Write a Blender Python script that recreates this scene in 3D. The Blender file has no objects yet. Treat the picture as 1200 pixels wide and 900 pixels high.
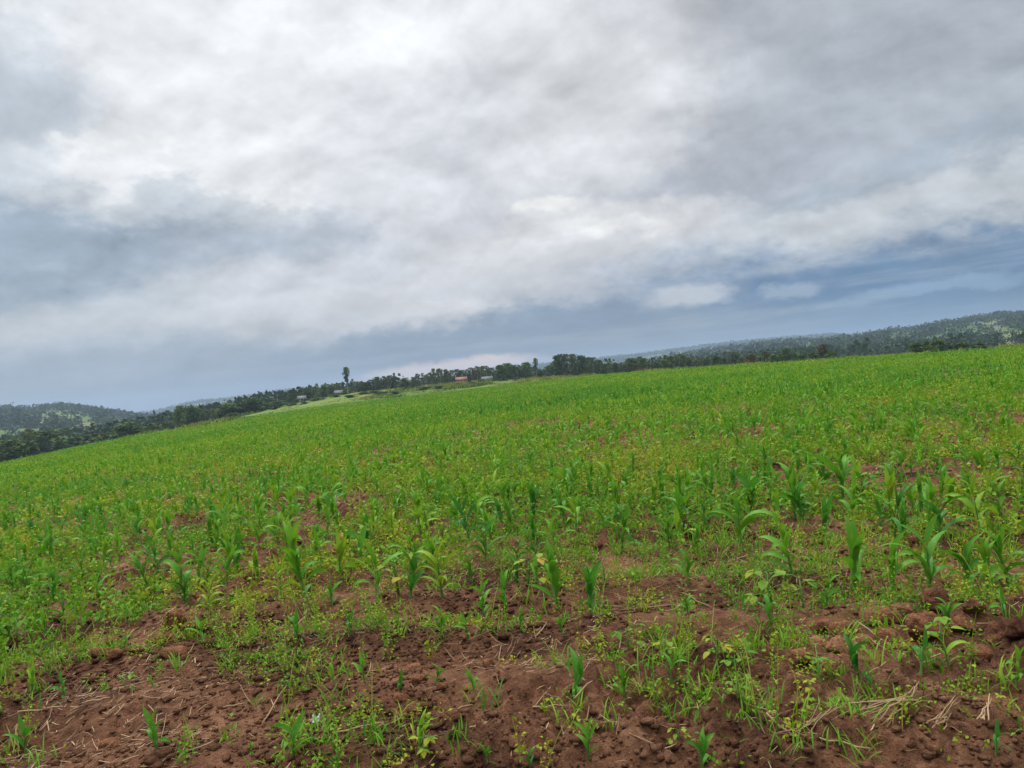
import bpy, math, random
import numpy as np
from mathutils import Matrix, Vector

rad = math.radians
rng = np.random.default_rng(11)
random.seed(11)
scene = bpy.context.scene
COL = scene.collection

# ------------------------------------------------------------------ camera
CAM_Z = 1.6
FPX = 920.0                      # focal length in pixels of the 1200 px wide photograph
ROLL = rad(5.0)
PITCH = rad(0.62)
fw = np.array([0.0, math.cos(PITCH), -math.sin(PITCH)])
up0 = np.array([0.0, math.sin(PITCH), math.cos(PITCH)])
x0 = np.array([1.0, 0.0, 0.0])
rt = math.cos(ROLL) * x0 - math.sin(ROLL) * up0
upv = math.sin(ROLL) * x0 + math.cos(ROLL) * up0
cam_d = bpy.data.cameras.new("camera")
cam = bpy.data.objects.new("camera", cam_d)
COL.objects.link(cam)
M = Matrix.Identity(4)
for i in range(3):
    M[i][0] = rt[i]; M[i][1] = upv[i]; M[i][2] = -fw[i]
M[2][3] = CAM_Z
cam.matrix_world = M
cam_d.sensor_width = 36.0
cam_d.lens = 36.0 * FPX / 1200.0
cam_d.clip_start = 0.05
cam_d.clip_end = 30000
scene.camera = cam


def pixdir(px, py):
    px = np.asarray(px, float); py = np.asarray(py, float)
    a = (px - 600.0) / FPX; b = (450.0 - py) / FPX
    return fw + a[..., None] * rt + b[..., None] * upv


def azel(px, py):
    d = pixdir(px, py)
    az = np.arctan2(d[..., 0], d[..., 1])
    te = d[..., 2] / np.hypot(d[..., 0], d[..., 1])
    return az, te


# ------------------------------------------------------------------ colour helpers
def lin(c):
    c = c / 255.0
    return c / 12.92 if c <= 0.04045 else ((c + 0.055) / 1.055) ** 2.4


def s2l(r, g, b):
    return (lin(r), lin(g), lin(b), 1.0)


class NT:
    def __init__(self, tree):
        self.t = tree; tree.nodes.clear()

    def n(self, kind, **kw):
        nd = self.t.nodes.new(kind)
        ins = kw.pop('i', {})
        for k, v in kw.items():
            setattr(nd, k, v)
        for k, v in ins.items():
            if isinstance(v, bpy.types.NodeSocket):
                self.t.links.new(v, nd.inputs[k])
            else:
                nd.inputs[k].default_value = v
        return nd

    def math(self, op, a, b=0.0, c=None, clamp=False):
        ins = {0: a, 1: b}
        if c is not None:
            ins[2] = c
        return self.n('ShaderNodeMath', operation=op, use_clamp=clamp, i=ins).outputs[0]

    def mix(self, f, a, b, blend='MIX'):
        nd = self.n('ShaderNodeMix', data_type='RGBA', blend_type=blend, clamp_factor=True)
        for k, v in ((0, f), (6, a), (7, b)):
            if isinstance(v, bpy.types.NodeSocket):
                self.t.links.new(v, nd.inputs[k])
            else:
                nd.inputs[k].default_value = v
        return nd.outputs[2]

    def ramp(self, f, stops, interp='LINEAR'):
        nd = self.n('ShaderNodeValToRGB', i={0: f})
        cr = nd.color_ramp
        cr.interpolation = interp
        while len(cr.elements) < len(stops):
            cr.elements.new(0.5)
        for e, (p, c) in zip(cr.elements, stops):
            e.position = p; e.color = c if len(c) == 4 else (*c, 1.0)
        return nd.outputs[0]

    def link(self, a, b):
        self.t.links.new(a, b)


# ------------------------------------------------------------------ sky
SUN_AZ, SUN_EL = rad(-25), rad(58)      # behind the brightest part of the overcast
world = bpy.data.worlds.new("World")
scene.world = world
world.use_nodes = True
w = NT(world.node_tree)
tc = w.n('ShaderNodeTexCoord')
sep = w.n('ShaderNodeSeparateXYZ', i={0: tc.outputs['Generated']})
X, Y, Z = sep.outputs
az_n = w.math('MULTIPLY', w.math('ARCTAN2', X, Y), 180 / math.pi)
el_n = w.math('MULTIPLY', w.math('ARCSINE', Z), 180 / math.pi)
den = w.math('ADD', w.math('MAXIMUM', Z, 0.0), 0.50)
P = w.n('ShaderNodeCombineXYZ', i={0: w.math('DIVIDE', X, den), 1: w.math('DIVIDE', Y, den), 2: 0.0}).outputs[0]
n1 = w.n('ShaderNodeTexNoise', i={'Vector': P, 'Scale': 2.3, 'Detail': 5.0, 'Roughness': 0.52})
n2 = w.n('ShaderNodeTexNoise', i={'Vector': P, 'Scale': 7.5, 'Detail': 7.0, 'Roughness': 0.56})
vv = w.n('ShaderNodeCombineXYZ', i={0: az_n, 1: el_n, 2: 0.0}).outputs[0]


def vec(op, a, b):
    nd = w.n('ShaderNodeVectorMath', operation=op)
    for k, v in ((0, a), (1, b)):
        if isinstance(v, bpy.types.NodeSocket):
            w.link(v, nd.inputs[k])
        else:
            nd.inputs[k].default_value = v
    return nd.outputs[0]


# the wisps get flatter towards the horizon
flat = w.n('ShaderNodeMapRange', i={0: el_n, 1: 0.0, 2: 16.0, 3: 0.22, 4: 1.0}).outputs[0]
amp1 = w.n('ShaderNodeCombineXYZ', i={0: 11.0, 1: w.math('MULTIPLY', flat, 9.0), 2: 0.0}).outputs[0]
amp2 = w.n('ShaderNodeCombineXYZ', i={0: 8.0, 1: w.math('MULTIPLY', flat, 7.0), 2: 0.0}).outputs[0]
wv = vec('ADD', vv, vec('MULTIPLY', vec('SUBTRACT', n1.outputs['Color'], (0.5, 0.5, 0.5)), amp1))
wv = vec('ADD', wv, vec('MULTIPLY', vec('SUBTRACT', n2.outputs['Color'], (0.5, 0.5, 0.5)), amp2))
n5 = w.n('ShaderNodeTexNoise', i={'Vector': P, 'Scale': 21.0, 'Detail': 7.0, 'Roughness': 0.62})
amp5 = w.n('ShaderNodeCombineXYZ', i={0: 4.5, 1: w.math('MULTIPLY', flat, 4.0), 2: 0.0}).outputs[0]
wv = vec('ADD', wv, vec('MULTIPLY', vec('SUBTRACT', n5.outputs['Color'], (0.5, 0.5, 0.5)), amp5))
base = w.ramp(w.math('DIVIDE', el_n, 90.0), [
    (0.0, s2l(126, 143, 164)), (0.05, s2l(134, 151, 173)), (0.13, s2l(176, 184, 198)),
    (0.22, s2l(196, 200, 208)), (0.36, s2l(214, 217, 222)), (1.0, s2l(232, 234, 236))])
BLOBS = [  # px, py, rx, ry, slope in the photograph (deg), sRGB, weight
    (280, 110, 540, 270, 8, (234, 236, 239), 1.0),
    (380, 60, 350, 140, 8, (238, 240, 243), 0.9),
    (230, 190, 240, 110, 10, (236, 238, 240), 0.8),
    (5, 110, 105, 85, 20, (188, 198, 208), 0.95),
    (900, 90, 360, 190, 14, (182, 186, 194), 0.9),
    (1140, 100, 260, 170, 14, (172, 180, 189), 0.8),
    (790, 225, 240, 50, 14, (180, 186, 197), 0.8),
    (540, 220, 210, 110, 10, (208, 210, 219), 0.55),
    (690, 120, 150, 110, 35, (229, 230, 232), 0.7),
    (1090, 200, 240, 40, 12, (164, 175, 187), 0.8),
    (90, 312, 350, 85, 2, (146, 164, 183), 0.9),
    (300, 280, 120, 50, 12, (176, 185, 198), 0.75),
    (165, 152, 60, 16, 2, (244, 246, 247), 0.8),
    (270, 208, 70, 16, 4, (238, 240, 242), 0.8),
    (230, 235, 110, 26, 6, (200, 207, 214), 0.7),
    (230, 380, 350, 64, 9, (198, 204, 211), 0.9),
    (430, 325, 210, 55, 12, (210, 212, 218), 0.85),
    (170, 450, 450, 60, 5, (148, 165, 186), 0.8),
    (690, 275, 210, 30, 6, (222, 222, 224), 0.9),
    (640, 246, 50, 13, 2, (240, 239, 237), 0.8),
    (725, 272, 66, 13, 2, (240, 239, 237), 0.8),
    (640, 335, 270, 46, 10, (210, 211, 216), 0.95),
    (1060, 255, 300, 44, 11, (204, 208, 213), 0.95),
    (1060, 350, 400, 74, 3, (86, 121, 160), 0.95),
    (840, 398, 320, 30, 6, (106, 135, 170), 0.9),
    (600, 408, 380, 38, 6, (130, 147, 169), 0.9),
    (800, 350, 70, 15, 6, (206, 208, 212), 0.65),
    (930, 337, 42, 10, 8, (166, 181, 198), 0.6),
    (1090, 335, 90, 8, 9, (130, 158, 188), 0.8),
    (520, 434, 120, 10, 6, (226, 208, 201), 0.95),
]
col = base
for (px, py, rx, ry, slope, rgb, wt) in BLOBS:
    a, te = azel(px, py)
    k = math.degrees(1 / FPX)
    mp = w.n('ShaderNodeMapping', vector_type='TEXTURE', i={
        'Vector': wv if ry > 15 else vec('ADD', vv, vec('MULTIPLY', vec('SUBTRACT', wv, vv), (0.6, 0.6, 0.0))),
        'Location': (math.degrees(float(a)), math.degrees(math.atan(float(te))), 0),
        'Rotation': (0, 0, rad(slope) - ROLL), 'Scale': (rx * k * 1.25, ry * k * 1.25, 1)})
    g = w.n('ShaderNodeTexGradient', gradient_type='SPHERICAL', i={0: mp.outputs[0]})
    f = w.n('ShaderNodeMapRange', interpolation_type='SMOOTHSTEP', i={0: g.outputs['Fac'], 1: 0.0, 2: 0.62, 3: 0.0, 4: wt})
    col = w.mix(f.outputs[0], col, s2l(*rgb))
# thin streaks of cloud hanging in the dark band over the horizon
st_v = w.n('ShaderNodeCombineXYZ', i={0: w.math('MULTIPLY', az_n, 0.035), 1: w.math('MULTIPLY', w.math('SUBTRACT', el_n, w.math('MULTIPLY', az_n, 0.03)), 0.42), 2: 3.0}).outputs[0]
st_n = w.n('ShaderNodeTexNoise', i={'Vector': st_v, 'Scale': 1.6, 'Detail': 7.0, 'Roughness': 0.6, 'Distortion': 0.2})
st_f = w.n('ShaderNodeMapRange', interpolation_type='SMOOTHSTEP', i={0: st_n.outputs['Fac'], 1: 0.47, 2: 0.70, 3: 0.0, 4: 0.28}).outputs[0]
st_m = w.math('MULTIPLY', w.n('ShaderNodeMapRange', interpolation_type='SMOOTHSTEP', i={0: el_n, 1: 0.5, 2: 3.0, 3: 0.0, 4: 1.0}).outputs[0],
              w.n('ShaderNodeMapRange', interpolation_type='SMOOTHSTEP', i={0: el_n, 1: 8.0, 2: 15.0, 3: 1.0, 4: 0.0}).outputs[0])
col = w.mix(w.math('MULTIPLY', st_f, st_m), col, s2l(190, 199, 210))
# cloud texture: billows lit from the bright side, and thin streaks
Ps = w.n('ShaderNodeMapping', i={'Vector': P, 'Rotation': (0, 0, rad(20)), 'Scale': (1.0, 1.0, 1.0)}).outputs[0]
Pw = w.n('ShaderNodeVectorMath', operation='MULTIPLY_ADD', i={0: n1.outputs['Color'], 1: (0.12, 0.12, 0.0), 2: Ps}).outputs[0]


def relief(scale, off, detail, rough):
    """difference of the cloud thickness towards the light: crisp lit rims, soft shaded bellies"""
    a_ = w.n('ShaderNodeTexNoise', i={'Vector': Pw, 'Scale': scale, 'Detail': detail, 'Roughness': rough, 'Distortion': 0.0})
    pb = w.n('ShaderNodeVectorMath', operation='ADD', i={0: Pw, 1: (off * 0.35, -off, 0.0)}).outputs[0]
    b_ = w.n('ShaderNodeTexNoise', i={'Vector': pb, 'Scale': scale, 'Detail': detail, 'Roughness': rough, 'Distortion': 0.0})
    return a_.outputs['Fac'], w.math('SUBTRACT', a_.outputs['Fac'], b_.outputs['Fac'])


f3, r3 = relief(3.8, 0.06, 9.0, 0.52)
f4, r4 = relief(10.0, 0.024, 10.0, 0.58)
d1 = w.n('ShaderNodeMapRange', i={0: f3, 1: 0.28, 2: 0.72, 3: 0.90, 4: 1.10}).outputs[0]
d2 = w.math('ADD', 1.0, w.math('ADD', w.math('MULTIPLY', r3, 0.8), w.math('MULTIPLY', r4, 0.55)))
fade = w.n('ShaderNodeMapRange', i={0: el_n, 1: 1.0, 2: 9.0, 3: 0.25, 4: 1.0}).outputs[0]
dm = w.math('ADD', 1.0, w.math('MULTIPLY', fade, w.math('SUBTRACT', w.math('MULTIPLY', d1, d2), 1.0)))
zen = w.n('ShaderNodeMapRange', interpolation_type='SMOOTHSTEP', i={0: el_n, 1: 30.0, 2: 75.0, 3: 0.89, 4: 3.6}).outputs[0]
gain = w.math('MULTIPLY', dm, zen)
cloud = w.n('ShaderNodeVectorMath', operation='SCALE')
w.link(col, cloud.inputs[0]); w.link(gain, cloud.inputs['Scale'])
skyt = w.n('ShaderNodeTexSky', sky_type='NISHITA')
skyt.sun_disc = False
skyt.sun_elevation = SUN_EL
skyt.sun_rotation = SUN_AZ
bg1 = w.n('ShaderNodeBackground', i={'Color': skyt.outputs[0], 'Strength': 0.06})
bg2 = w.n('ShaderNodeBackground', i={'Color': cloud.outputs[0], 'Strength': 1.0})
mixs = w.n('ShaderNodeMixShader', i={0: 0.93})
w.link(bg1.outputs[0], mixs.inputs[1]); w.link(bg2.outputs[0], mixs.inputs[2])
outw = w.n('ShaderNodeOutputWorld')
w.link(mixs.outputs[0], outw.inputs[0])
world.cycles.sampling_method = 'MANUAL'
world.cycles.sample_map_resolution = 512

sun_d = bpy.data.lights.new("sun", 'SUN')
sun_d.energy = 1.9
sun_d.angle = rad(18)
sun_d.color = (1.0, 0.96, 0.9)
sun = bpy.data.objects.new("sun", sun_d)
COL.objects.link(sun)
sd = Vector((math.sin(SUN_AZ) * math.cos(SUN_EL), math.cos(SUN_AZ) * math.cos(SUN_EL), math.sin(SUN_EL)))
sun.rotation_euler = sd.to_track_quat('Z', 'Y').to_euler()
sun.location = sd * 100

vs = scene.view_settings
vs.view_transform = 'Standard'
vs.look = 'None'
vs.exposure = 0.25
vs.gamma = 1.0
vs.use_curve_mapping = False
cy = scene.cycles
cy.max_bounces = 6
cy.diffuse_bounces = 3
cy.glossy_bounces = 2
cy.transmission_bounces = 3
cy.volume_bounces = 1
cy.transparent_max_bounces = 6
cy.use_denoising = True
cy.use_adaptive_sampling = True
cy.adaptive_threshold = 0.01


# ------------------------------------------------------------------ noise
def _h(ix, iy, seed):
    n = (ix.astype(np.int64) * 374761393 + iy.astype(np.int64) * 668265263 + seed * 1442695041) & 0xFFFFFFFF
    n = ((n ^ (n >> 13)) * 1274126177) & 0xFFFFFFFF
    n = ((n ^ (n >> 16)) * 2246822519) & 0xFFFFFFFF
    return ((n ^ (n >> 15)) & 0xFFFFFF) / float(0xFFFFFF)


def vnoise(x, y, seed=0):
    ix = np.floor(x); iy = np.floor(y)
    fx = x - ix; fy = y - iy
    u = fx * fx * fx * (fx * (fx * 6 - 15) + 10); v = fy * fy * fy * (fy * (fy * 6 - 15) + 10)
    a = _h(ix, iy, seed); b = _h(ix + 1, iy, seed); c = _h(ix, iy + 1, seed); d = _h(ix + 1, iy + 1, seed)
    return (a * (1 - u) + b * u) * (1 - v) + (c * (1 - u) + d * u) * v


def fbm(x, y, octv=4, seed=0, gain=0.5):
    s = 0.0; a = 1.0; t = 0.0
    for o in range(octv):
        s = s + a * vnoise(x * 2 ** o + 17.3 * o, y * 2 ** o - 9.1 * o, seed + o); t += a; a *= gain
    return s / t


def sstep(a, b, x):
    t = np.clip((x - a) / (b - a), 0, 1)
    return t * t * (3 - 2 * t)


# ------------------------------------------------------------------ terrain, keyed along sight lines
PHI = np.radians(np.arange(-180, 180.01, 0.1))


def keyed(pts, sig_deg):
    px = np.array([p[0] for p in pts], float); py = np.array([p[1] for p in pts], float)
    a, t = azel(px, py)
    v = np.interp(PHI, a, t)
    k = np.exp(-0.5 * (np.arange(-60, 61) * 0.1 / sig_deg) ** 2); k /= k.sum()
    return np.convolve(np.pad(v, 60, mode='wrap'), k, 'valid')


def keyed_val(pts, ys, sig_deg=2.0):
    px = np.array([p[0] for p in pts], float); a, _ = azel(px, np.array(ys, float) * 0 + 440 - (px - 600) * .0875)
    v = np.interp(PHI, a, np.array([p[1] for p in pts], float))
    k = np.exp(-0.5 * (np.arange(-60, 61) * 0.1 / sig_deg) ** 2); k /= k.sum()
    return np.convolve(np.pad(v, 60, mode='wrap'), k, 'valid')


EDGE = [(0, 541), (100, 519), (200, 502), (242, 497), (283, 489.5), (325, 483), (367, 476), (408, 471), (450, 467), (500, 461),
        (550, 455), (600, 449), (650, 443.5), (700, 438), (800, 430.5), (900, 423.5), (1000, 417), (1100, 410), (1200, 402.5)]
REDGE = [(0, 110), (100, 130), (200, 170), (283, 200), (367, 220), (450, 230), (500, 235), (600, 230), (650, 220), (700, 190),
         (800, 150), (900, 120), (1000, 105), (1100, 95), (1200, 90)]
BASE = [(0, 549), (50, 539), (100, 531), (150, 518), (200, 506), (250, 494), (300, 482), (350, 471), (400, 461), (450, 456), (500, 452),
        (550, 448), (600, 444), (650, 441.5), (700, 440), (750, 438), (800, 435), (900, 428), (1000, 421), (1100, 415), (1200, 408)]
VAL = [(0, 524), (100, 516), (160, 509), (200, 502), (300, 483), (400, 470), (600, 451), (700, 446), (800, 436), (900, 428), (1000, 420),
       (1100, 412), (1200, 404)]
HC = [(0, 481), (50, 480), (85, 479), (100, 482.5), (125, 486), (150, 489.5), (175, 494), (200, 494), (300, 480), (400, 464), (500, 454),
      (600, 443), (650, 440), (700, 433), (760, 425), (800, 416), (850, 409.5), (890, 404.5), (920, 401.5), (960, 399.5), (1000, 396),
      (1040, 389), (1080, 386), (1100, 381), (1140, 375), (1160, 373), (1175, 370.5), (1200, 371)]
HD = [(0, 483), (100, 486), (150, 487.5), (165, 486), (200, 479), (230, 471), (250, 469), (290, 464.5), (330, 459), (400, 455), (500, 447),
      (560, 438), (600, 430.5), (645, 426.5), (700, 420.5), (740, 417.5), (760, 414.5), (800, 409), (850, 404), (900, 399.5), (950, 395),
      (980, 393), (1000, 395), (1100, 390), (1200, 382)]
t_e = keyed(EDGE, 1.2); r_e = keyed_val(REDGE, [440] * len(REDGE), 2.0)
t_b = keyed(BASE, 1.2); t_v = keyed(VAL, 1.5); t_c = keyed(HC, 0.35); t_d = keyed(HD, 0.35)
LR = np.linspace(math.log(0.5), math.log(4800), 900)
RR = np.exp(LR)
R_B, R_V, R_C, R_V2, R_D, R_E = 350.0, 700.0, 1500.0, 2200.0, 3800.0, 4800.0
ZT = np.zeros((len(PHI), len(RR)))
for i in range(len(PHI)):
    z_e = CAM_Z + r_e[i] * t_e[i] - 0.4
    kr = [0, r_e[i], R_B, R_V, R_C, R_V2, R_D, R_E]
    kz = [0, z_e, CAM_Z + R_B * t_b[i], CAM_Z + R_V * t_v[i], CAM_Z + R_C * t_c[i], CAM_Z + R_V2 * (t_c[i] - 0.007),
          CAM_Z + R_D * t_d[i], CAM_Z + R_E * (t_d[i] - 0.012)]
    ZT[i] = np.interp(RR, kr, kz)
# round the creases along the sight line (keeps the straight field slope)
kk = np.exp(-0.5 * (np.arange(-12, 13) / 4.0) ** 2); kk /= kk.sum()
far = sstep(40, 90, RR)[None, :]
ZP = np.pad(ZT, ((0, 0), (12, 12)), mode='edge')
ZS = sum(kk[j] * ZP[:, j:j + ZT.shape[1]] for j in range(25))
ZT = ZT * (1 - far) + ZS * far


def tlook(tab, phi):
    return np.interp(phi, PHI, tab)


def ground0(x, y):
    x = np.asarray(x, float); y = np.asarray(y, float)
    r = np.maximum(np.hypot(x, y), 1e-4); ph = np.arctan2(x, y)
    fi = (ph + math.pi) / rad(0.1); i0 = np.clip(np.floor(fi).astype(int), 0, len(PHI) - 2); fi = np.clip(fi - i0, 0, 1)
    fj = (np.log(np.maximum(r, 0.5)) - LR[0]) / (LR[1] - LR[0]); j0 = np.clip(np.floor(fj).astype(int), 0, len(RR) - 2); fj = np.clip(fj - j0, 0, 1)
    z = (ZT[i0, j0] * (1 - fi) + ZT[i0 + 1, j0] * fi) * (1 - fj) + (ZT[i0, j0 + 1] * (1 - fi) + ZT[i0 + 1, j0 + 1] * fi) * fj
    z = np.where(r < 0.5, z * r / 0.5, z)
    hill = sstep(500, 1200, r)
    return z + hill * (fbm(x / 260, y / 260, 3, 5) - 0.5) * 14 * np.clip(r / 2500, 0.25, 1)


ROW_A = rad(-10)
RT = (math.cos(ROW_A), math.sin(ROW_A)); RN = (-math.sin(ROW_A), math.cos(ROW_A))
ROW_SP, ROW_0 = 0.82, 3.27


def rowq(x, y):
    return x * RN[0] + y * RN[1]


def soil(x, y):
    """furrows and clods of the tilled soil"""
    r = np.hypot(x, y)
    f = 1 - sstep(25, 60, r)
    q = rowq(x, y) + 0.25 * (fbm(x * 0.6, y * 0.6, 2, 31) - 0.5)
    z = 0.035 * np.cos(2 * math.pi * (q - ROW_0) / ROW_SP)
    rough = 0.45 + 1.0 * sstep(0.4, 0.62, fbm(x * 0.55 + 3, y * 0.55, 2, 41))
    b1 = 1 - np.abs(2 * vnoise(x * 5.0, y * 5.0, 51) - 1)
    b2 = 1 - np.abs(2 * vnoise(x * 11.0 + 4, y * 11.0, 52) - 1)
    b3 = vnoise(x * 26.0, y * 26.0, 53)
    b4 = vnoise(x * 55.0, y * 55.0, 54) + 0.6 * vnoise(x * 90.0, y * 90.0, 56)
    # lumps: rounded cells
    l1 = np.clip(vnoise(x * 8.0 + 9, y * 8.0 + 2, 55) - 0.55, 0, 1) / 0.45
    z = z + rough * (0.035 * (b1 - 0.5) + 0.022 * (b2 - 0.5) + 0.024 * (b3 - 0.5) + 0.014 * (b4 - 0.5) + 0.05 * l1 ** 0.7)
    return z * f


def ground(x, y):
    return ground0(x, y) + soil(np.asarray(x, float), np.asarray(y, float))


def hit(px, py):
    """where the sight line through a pixel meets the field"""
    d = pixdir(px, py); d = d / np.hypot(d[0], d[1])
    lo, hi = 1.5, 60.0
    rs = np.linspace(1.5, 90, 6000)
    g = ground0(d[0] * rs, d[1] * rs) - (CAM_Z + d[2] * rs)
    k = int(np.argmax(g > 0)) if (g > 0).any() else len(rs) - 1
    r = rs[k]
    x, y = d[0] * r, d[1] * r
    return float(x), float(y), float(ground(x, y)), float(r)


def at(px, py, r):
    a, t = azel(px, py)
    x, y = r * math.sin(float(a)), r * math.cos(float(a))
    return x, y, float(ground0(x, y)), CAM_Z + r * float(t)


# ------------------------------------------------------------------ mesh and object helpers
def np_mesh(name, V, quads=None, tris=None, mat=None, smooth=False, attrs=None):
    me = bpy.data.meshes.new(name)
    V = np.ascontiguousarray(V, dtype=np.float32).reshape(-1, 3)
    parts = []; sizes = []
    if quads is not None and len(quads):
        parts.append(np.asarray(quads, np.int32).reshape(-1)); sizes.append(np.full(len(quads), 4, np.int32))
    if tris is not None and len(tris):
        parts.append(np.asarray(tris, np.int32).reshape(-1)); sizes.append(np.full(len(tris), 3, np.int32))
    loops = np.concatenate(parts); sz = np.concatenate(sizes)
    st = np.concatenate([[0], np.cumsum(sz)[:-1]]).astype(np.int32)
    me.vertices.add(len(V)); me.vertices.foreach_set('co', V.reshape(-1))
    me.loops.add(len(loops)); me.loops.foreach_set('vertex_index', loops)
    me.polygons.add(len(sz)); me.polygons.foreach_set('loop_start', st)
    if smooth:
        me.polygons.foreach_set('use_smooth', np.ones(len(sz), bool))
    for an, av in (attrs or {}).items():
        at_ = me.attributes.new(an, 'FLOAT', 'POINT')
        at_.data.foreach_set('value', np.ascontiguousarray(av, dtype=np.float32).reshape(-1))
    me.update(calc_edges=True)
    if mat:
        me.materials.append(mat)
    return me


def obj(name, me, parent=None):
    o = bpy.data.objects.new(name, me)
    COL.objects.link(o)
    if parent:
        o.parent = parent
    return o


def tag(o, label=None, cat=None, group=None, kind=None):
    if label: o['label'] = label
    if cat: o['category'] = cat
    if group: o['group'] = group
    if kind: o['kind'] = kind
    return o


def empty(name, loc, rz=0.0, sc=(1, 1, 1), tilt=(0, 0)):
    o = bpy.data.objects.new(name, None)
    COL.objects.link(o)
    o.location = loc; o.rotation_euler = (tilt[0], tilt[1], rz); o.scale = sc
    o.empty_display_size = 0.2
    return o


def tube(pts, radii, n=6):
    pts = np.asarray(pts, float); V = []; Q = []
    for i, p in enumerate(pts):
        d = pts[min(i + 1, len(pts) - 1)] - pts[max(i - 1, 0)]; d /= np.linalg.norm(d) + 1e-9
        a = np.cross(d, [0, 0, 1.0] if abs(d[2]) < 0.9 else [1.0, 0, 0]); a /= np.linalg.norm(a); b = np.cross(d, a)
        for k in range(n):
            t = 2 * math.pi * k / n
            V.append(p + radii[i] * (math.cos(t) * a + math.sin(t) * b))
    for i in range(len(pts) - 1):
        for k in range(n):
            Q.append((i * n + k, i * n + (k + 1) % n, (i + 1) * n + (k + 1) % n, (i + 1) * n + k))
    e = (len(pts) - 1) * n
    T = [(0, k + 1, k) for k in range(1, n - 1)] + [(e, e + k, e + k + 1) for k in range(1, n - 1)]
    return np.array(V), np.array(Q), np.array(T)


def merge(chunks):
    V = []; Q = []; T = []; o = 0
    for v, q, t in chunks:
        V.append(v)
        if q is not None and len(q): Q.append(np.asarray(q) + o)
        if t is not None and len(t): T.append(np.asarray(t) + o)
        o += len(v)
    return np.concatenate(V), (np.concatenate(Q) if Q else None), (np.concatenate(T) if T else None)


# ------------------------------------------------------------------ materials
def new_mat(name):
    m = bpy.data.materials.new(name); m.use_nodes = True
    return m, NT(m.node_tree)


def simple(name, rgb, rough=0.8, var=0.25, scale=8.0, bump=0.0):
    m, t = new_mat(name)
    tcn = t.n('ShaderNodeTexCoord')
    nz = t.n('ShaderNodeTexNoise', i={'Vector': tcn.outputs['Object'], 'Scale': scale, 'Detail': 5.0})
    c = t.mix(nz.outputs['Fac'], tuple(x * (1 - var) for x in rgb) + (1,), tuple(min(1, x * (1 + var)) for x in rgb) + (1,))
    b = t.n('ShaderNodeBsdfPrincipled', i={'Base Color': c, 'Roughness': rough})
    if bump:
        bp = t.n('ShaderNodeBump', i={'Height': nz.outputs['Fac'], 'Strength': bump, 'Distance': 0.02})
        t.link(bp.outputs[0], b.inputs['Normal'])
    o = t.n('ShaderNodeOutputMaterial'); t.link(b.outputs[0], o.inputs[0])
    return m


def leafy(name, stops, transl=0.3, rough=0.5, use='attr', spread=1.0, spec=0.12, nscale=30.0, blemish=0.0):
    """foliage: colour picked along a ramp by a per-plant value, plus a little noise"""
    m, t = new_mat(name)
    tcn = t.n('ShaderNodeTexCoord')
    if use == 'attr':
        fac = t.n('ShaderNodeAttribute', attribute_name='tint').outputs['Fac']
    else:
        oi = t.n('ShaderNodeObjectInfo')
        at_ = t.n('ShaderNodeAttribute', attribute_name='tint').outputs['Fac']
        fac = t.math('ADD', t.math('MULTIPLY', oi.outputs['Random'], 0.5), t.math('MULTIPLY', at_, 0.5))
    nz = t.n('ShaderNodeTexNoise', i={'Vector': tcn.outputs['Object'], 'Scale': nscale, 'Detail': 3.0})
    fac = t.math('ADD', fac, t.math('MULTIPLY', t.math('SUBTRACT', nz.outputs['Fac'], 0.5), 0.35), clamp=True)
    c = t.ramp(fac, stops)
    if blemish:
        n_b = t.n('ShaderNodeTexNoise', i={'Vector': t.n('ShaderNodeNewGeometry').outputs['Position'], 'Scale': 21.0, 'Detail': 4.0, 'Roughness': 0.6})
        c = t.mix(t.n('ShaderNodeMapRange', i={0: n_b.outputs['Fac'], 1: 0.60, 2: 0.70, 3: 0.0, 4: blemish}).outputs[0], c, (0.34, 0.30, 0.05, 1))
        n_c = t.n('ShaderNodeTexNoise', i={'Vector': t.n('ShaderNodeNewGeometry').outputs['Position'], 'Scale': 60.0, 'Detail': 3.0})
        c = t.mix(t.n('ShaderNodeMapRange', i={0: n_c.outputs['Fac'], 1: 0.66, 2: 0.72, 3: 0.0, 4: blemish * 0.7}).outputs[0], c, (0.16, 0.10, 0.04, 1))
    b = t.n('ShaderNodeBsdfPrincipled', i={'Base Color': c, 'Roughness': rough, 'Specular IOR Level': spec})
    tl = t.n('ShaderNodeBsdfTranslucent', i={'Color': t.mix(1.0, c, (1.25, 1.15, 0.5, 1), 'MULTIPLY')})
    mx = t.n('ShaderNodeMixShader', i={0: transl})
    t.link(b.outputs[0], mx.inputs[1]); t.link(tl.outputs[0], mx.inputs[2])
    o = t.n('ShaderNodeOutputMaterial'); t.link(mx.outputs[0], o.inputs[0])
    return m


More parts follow.
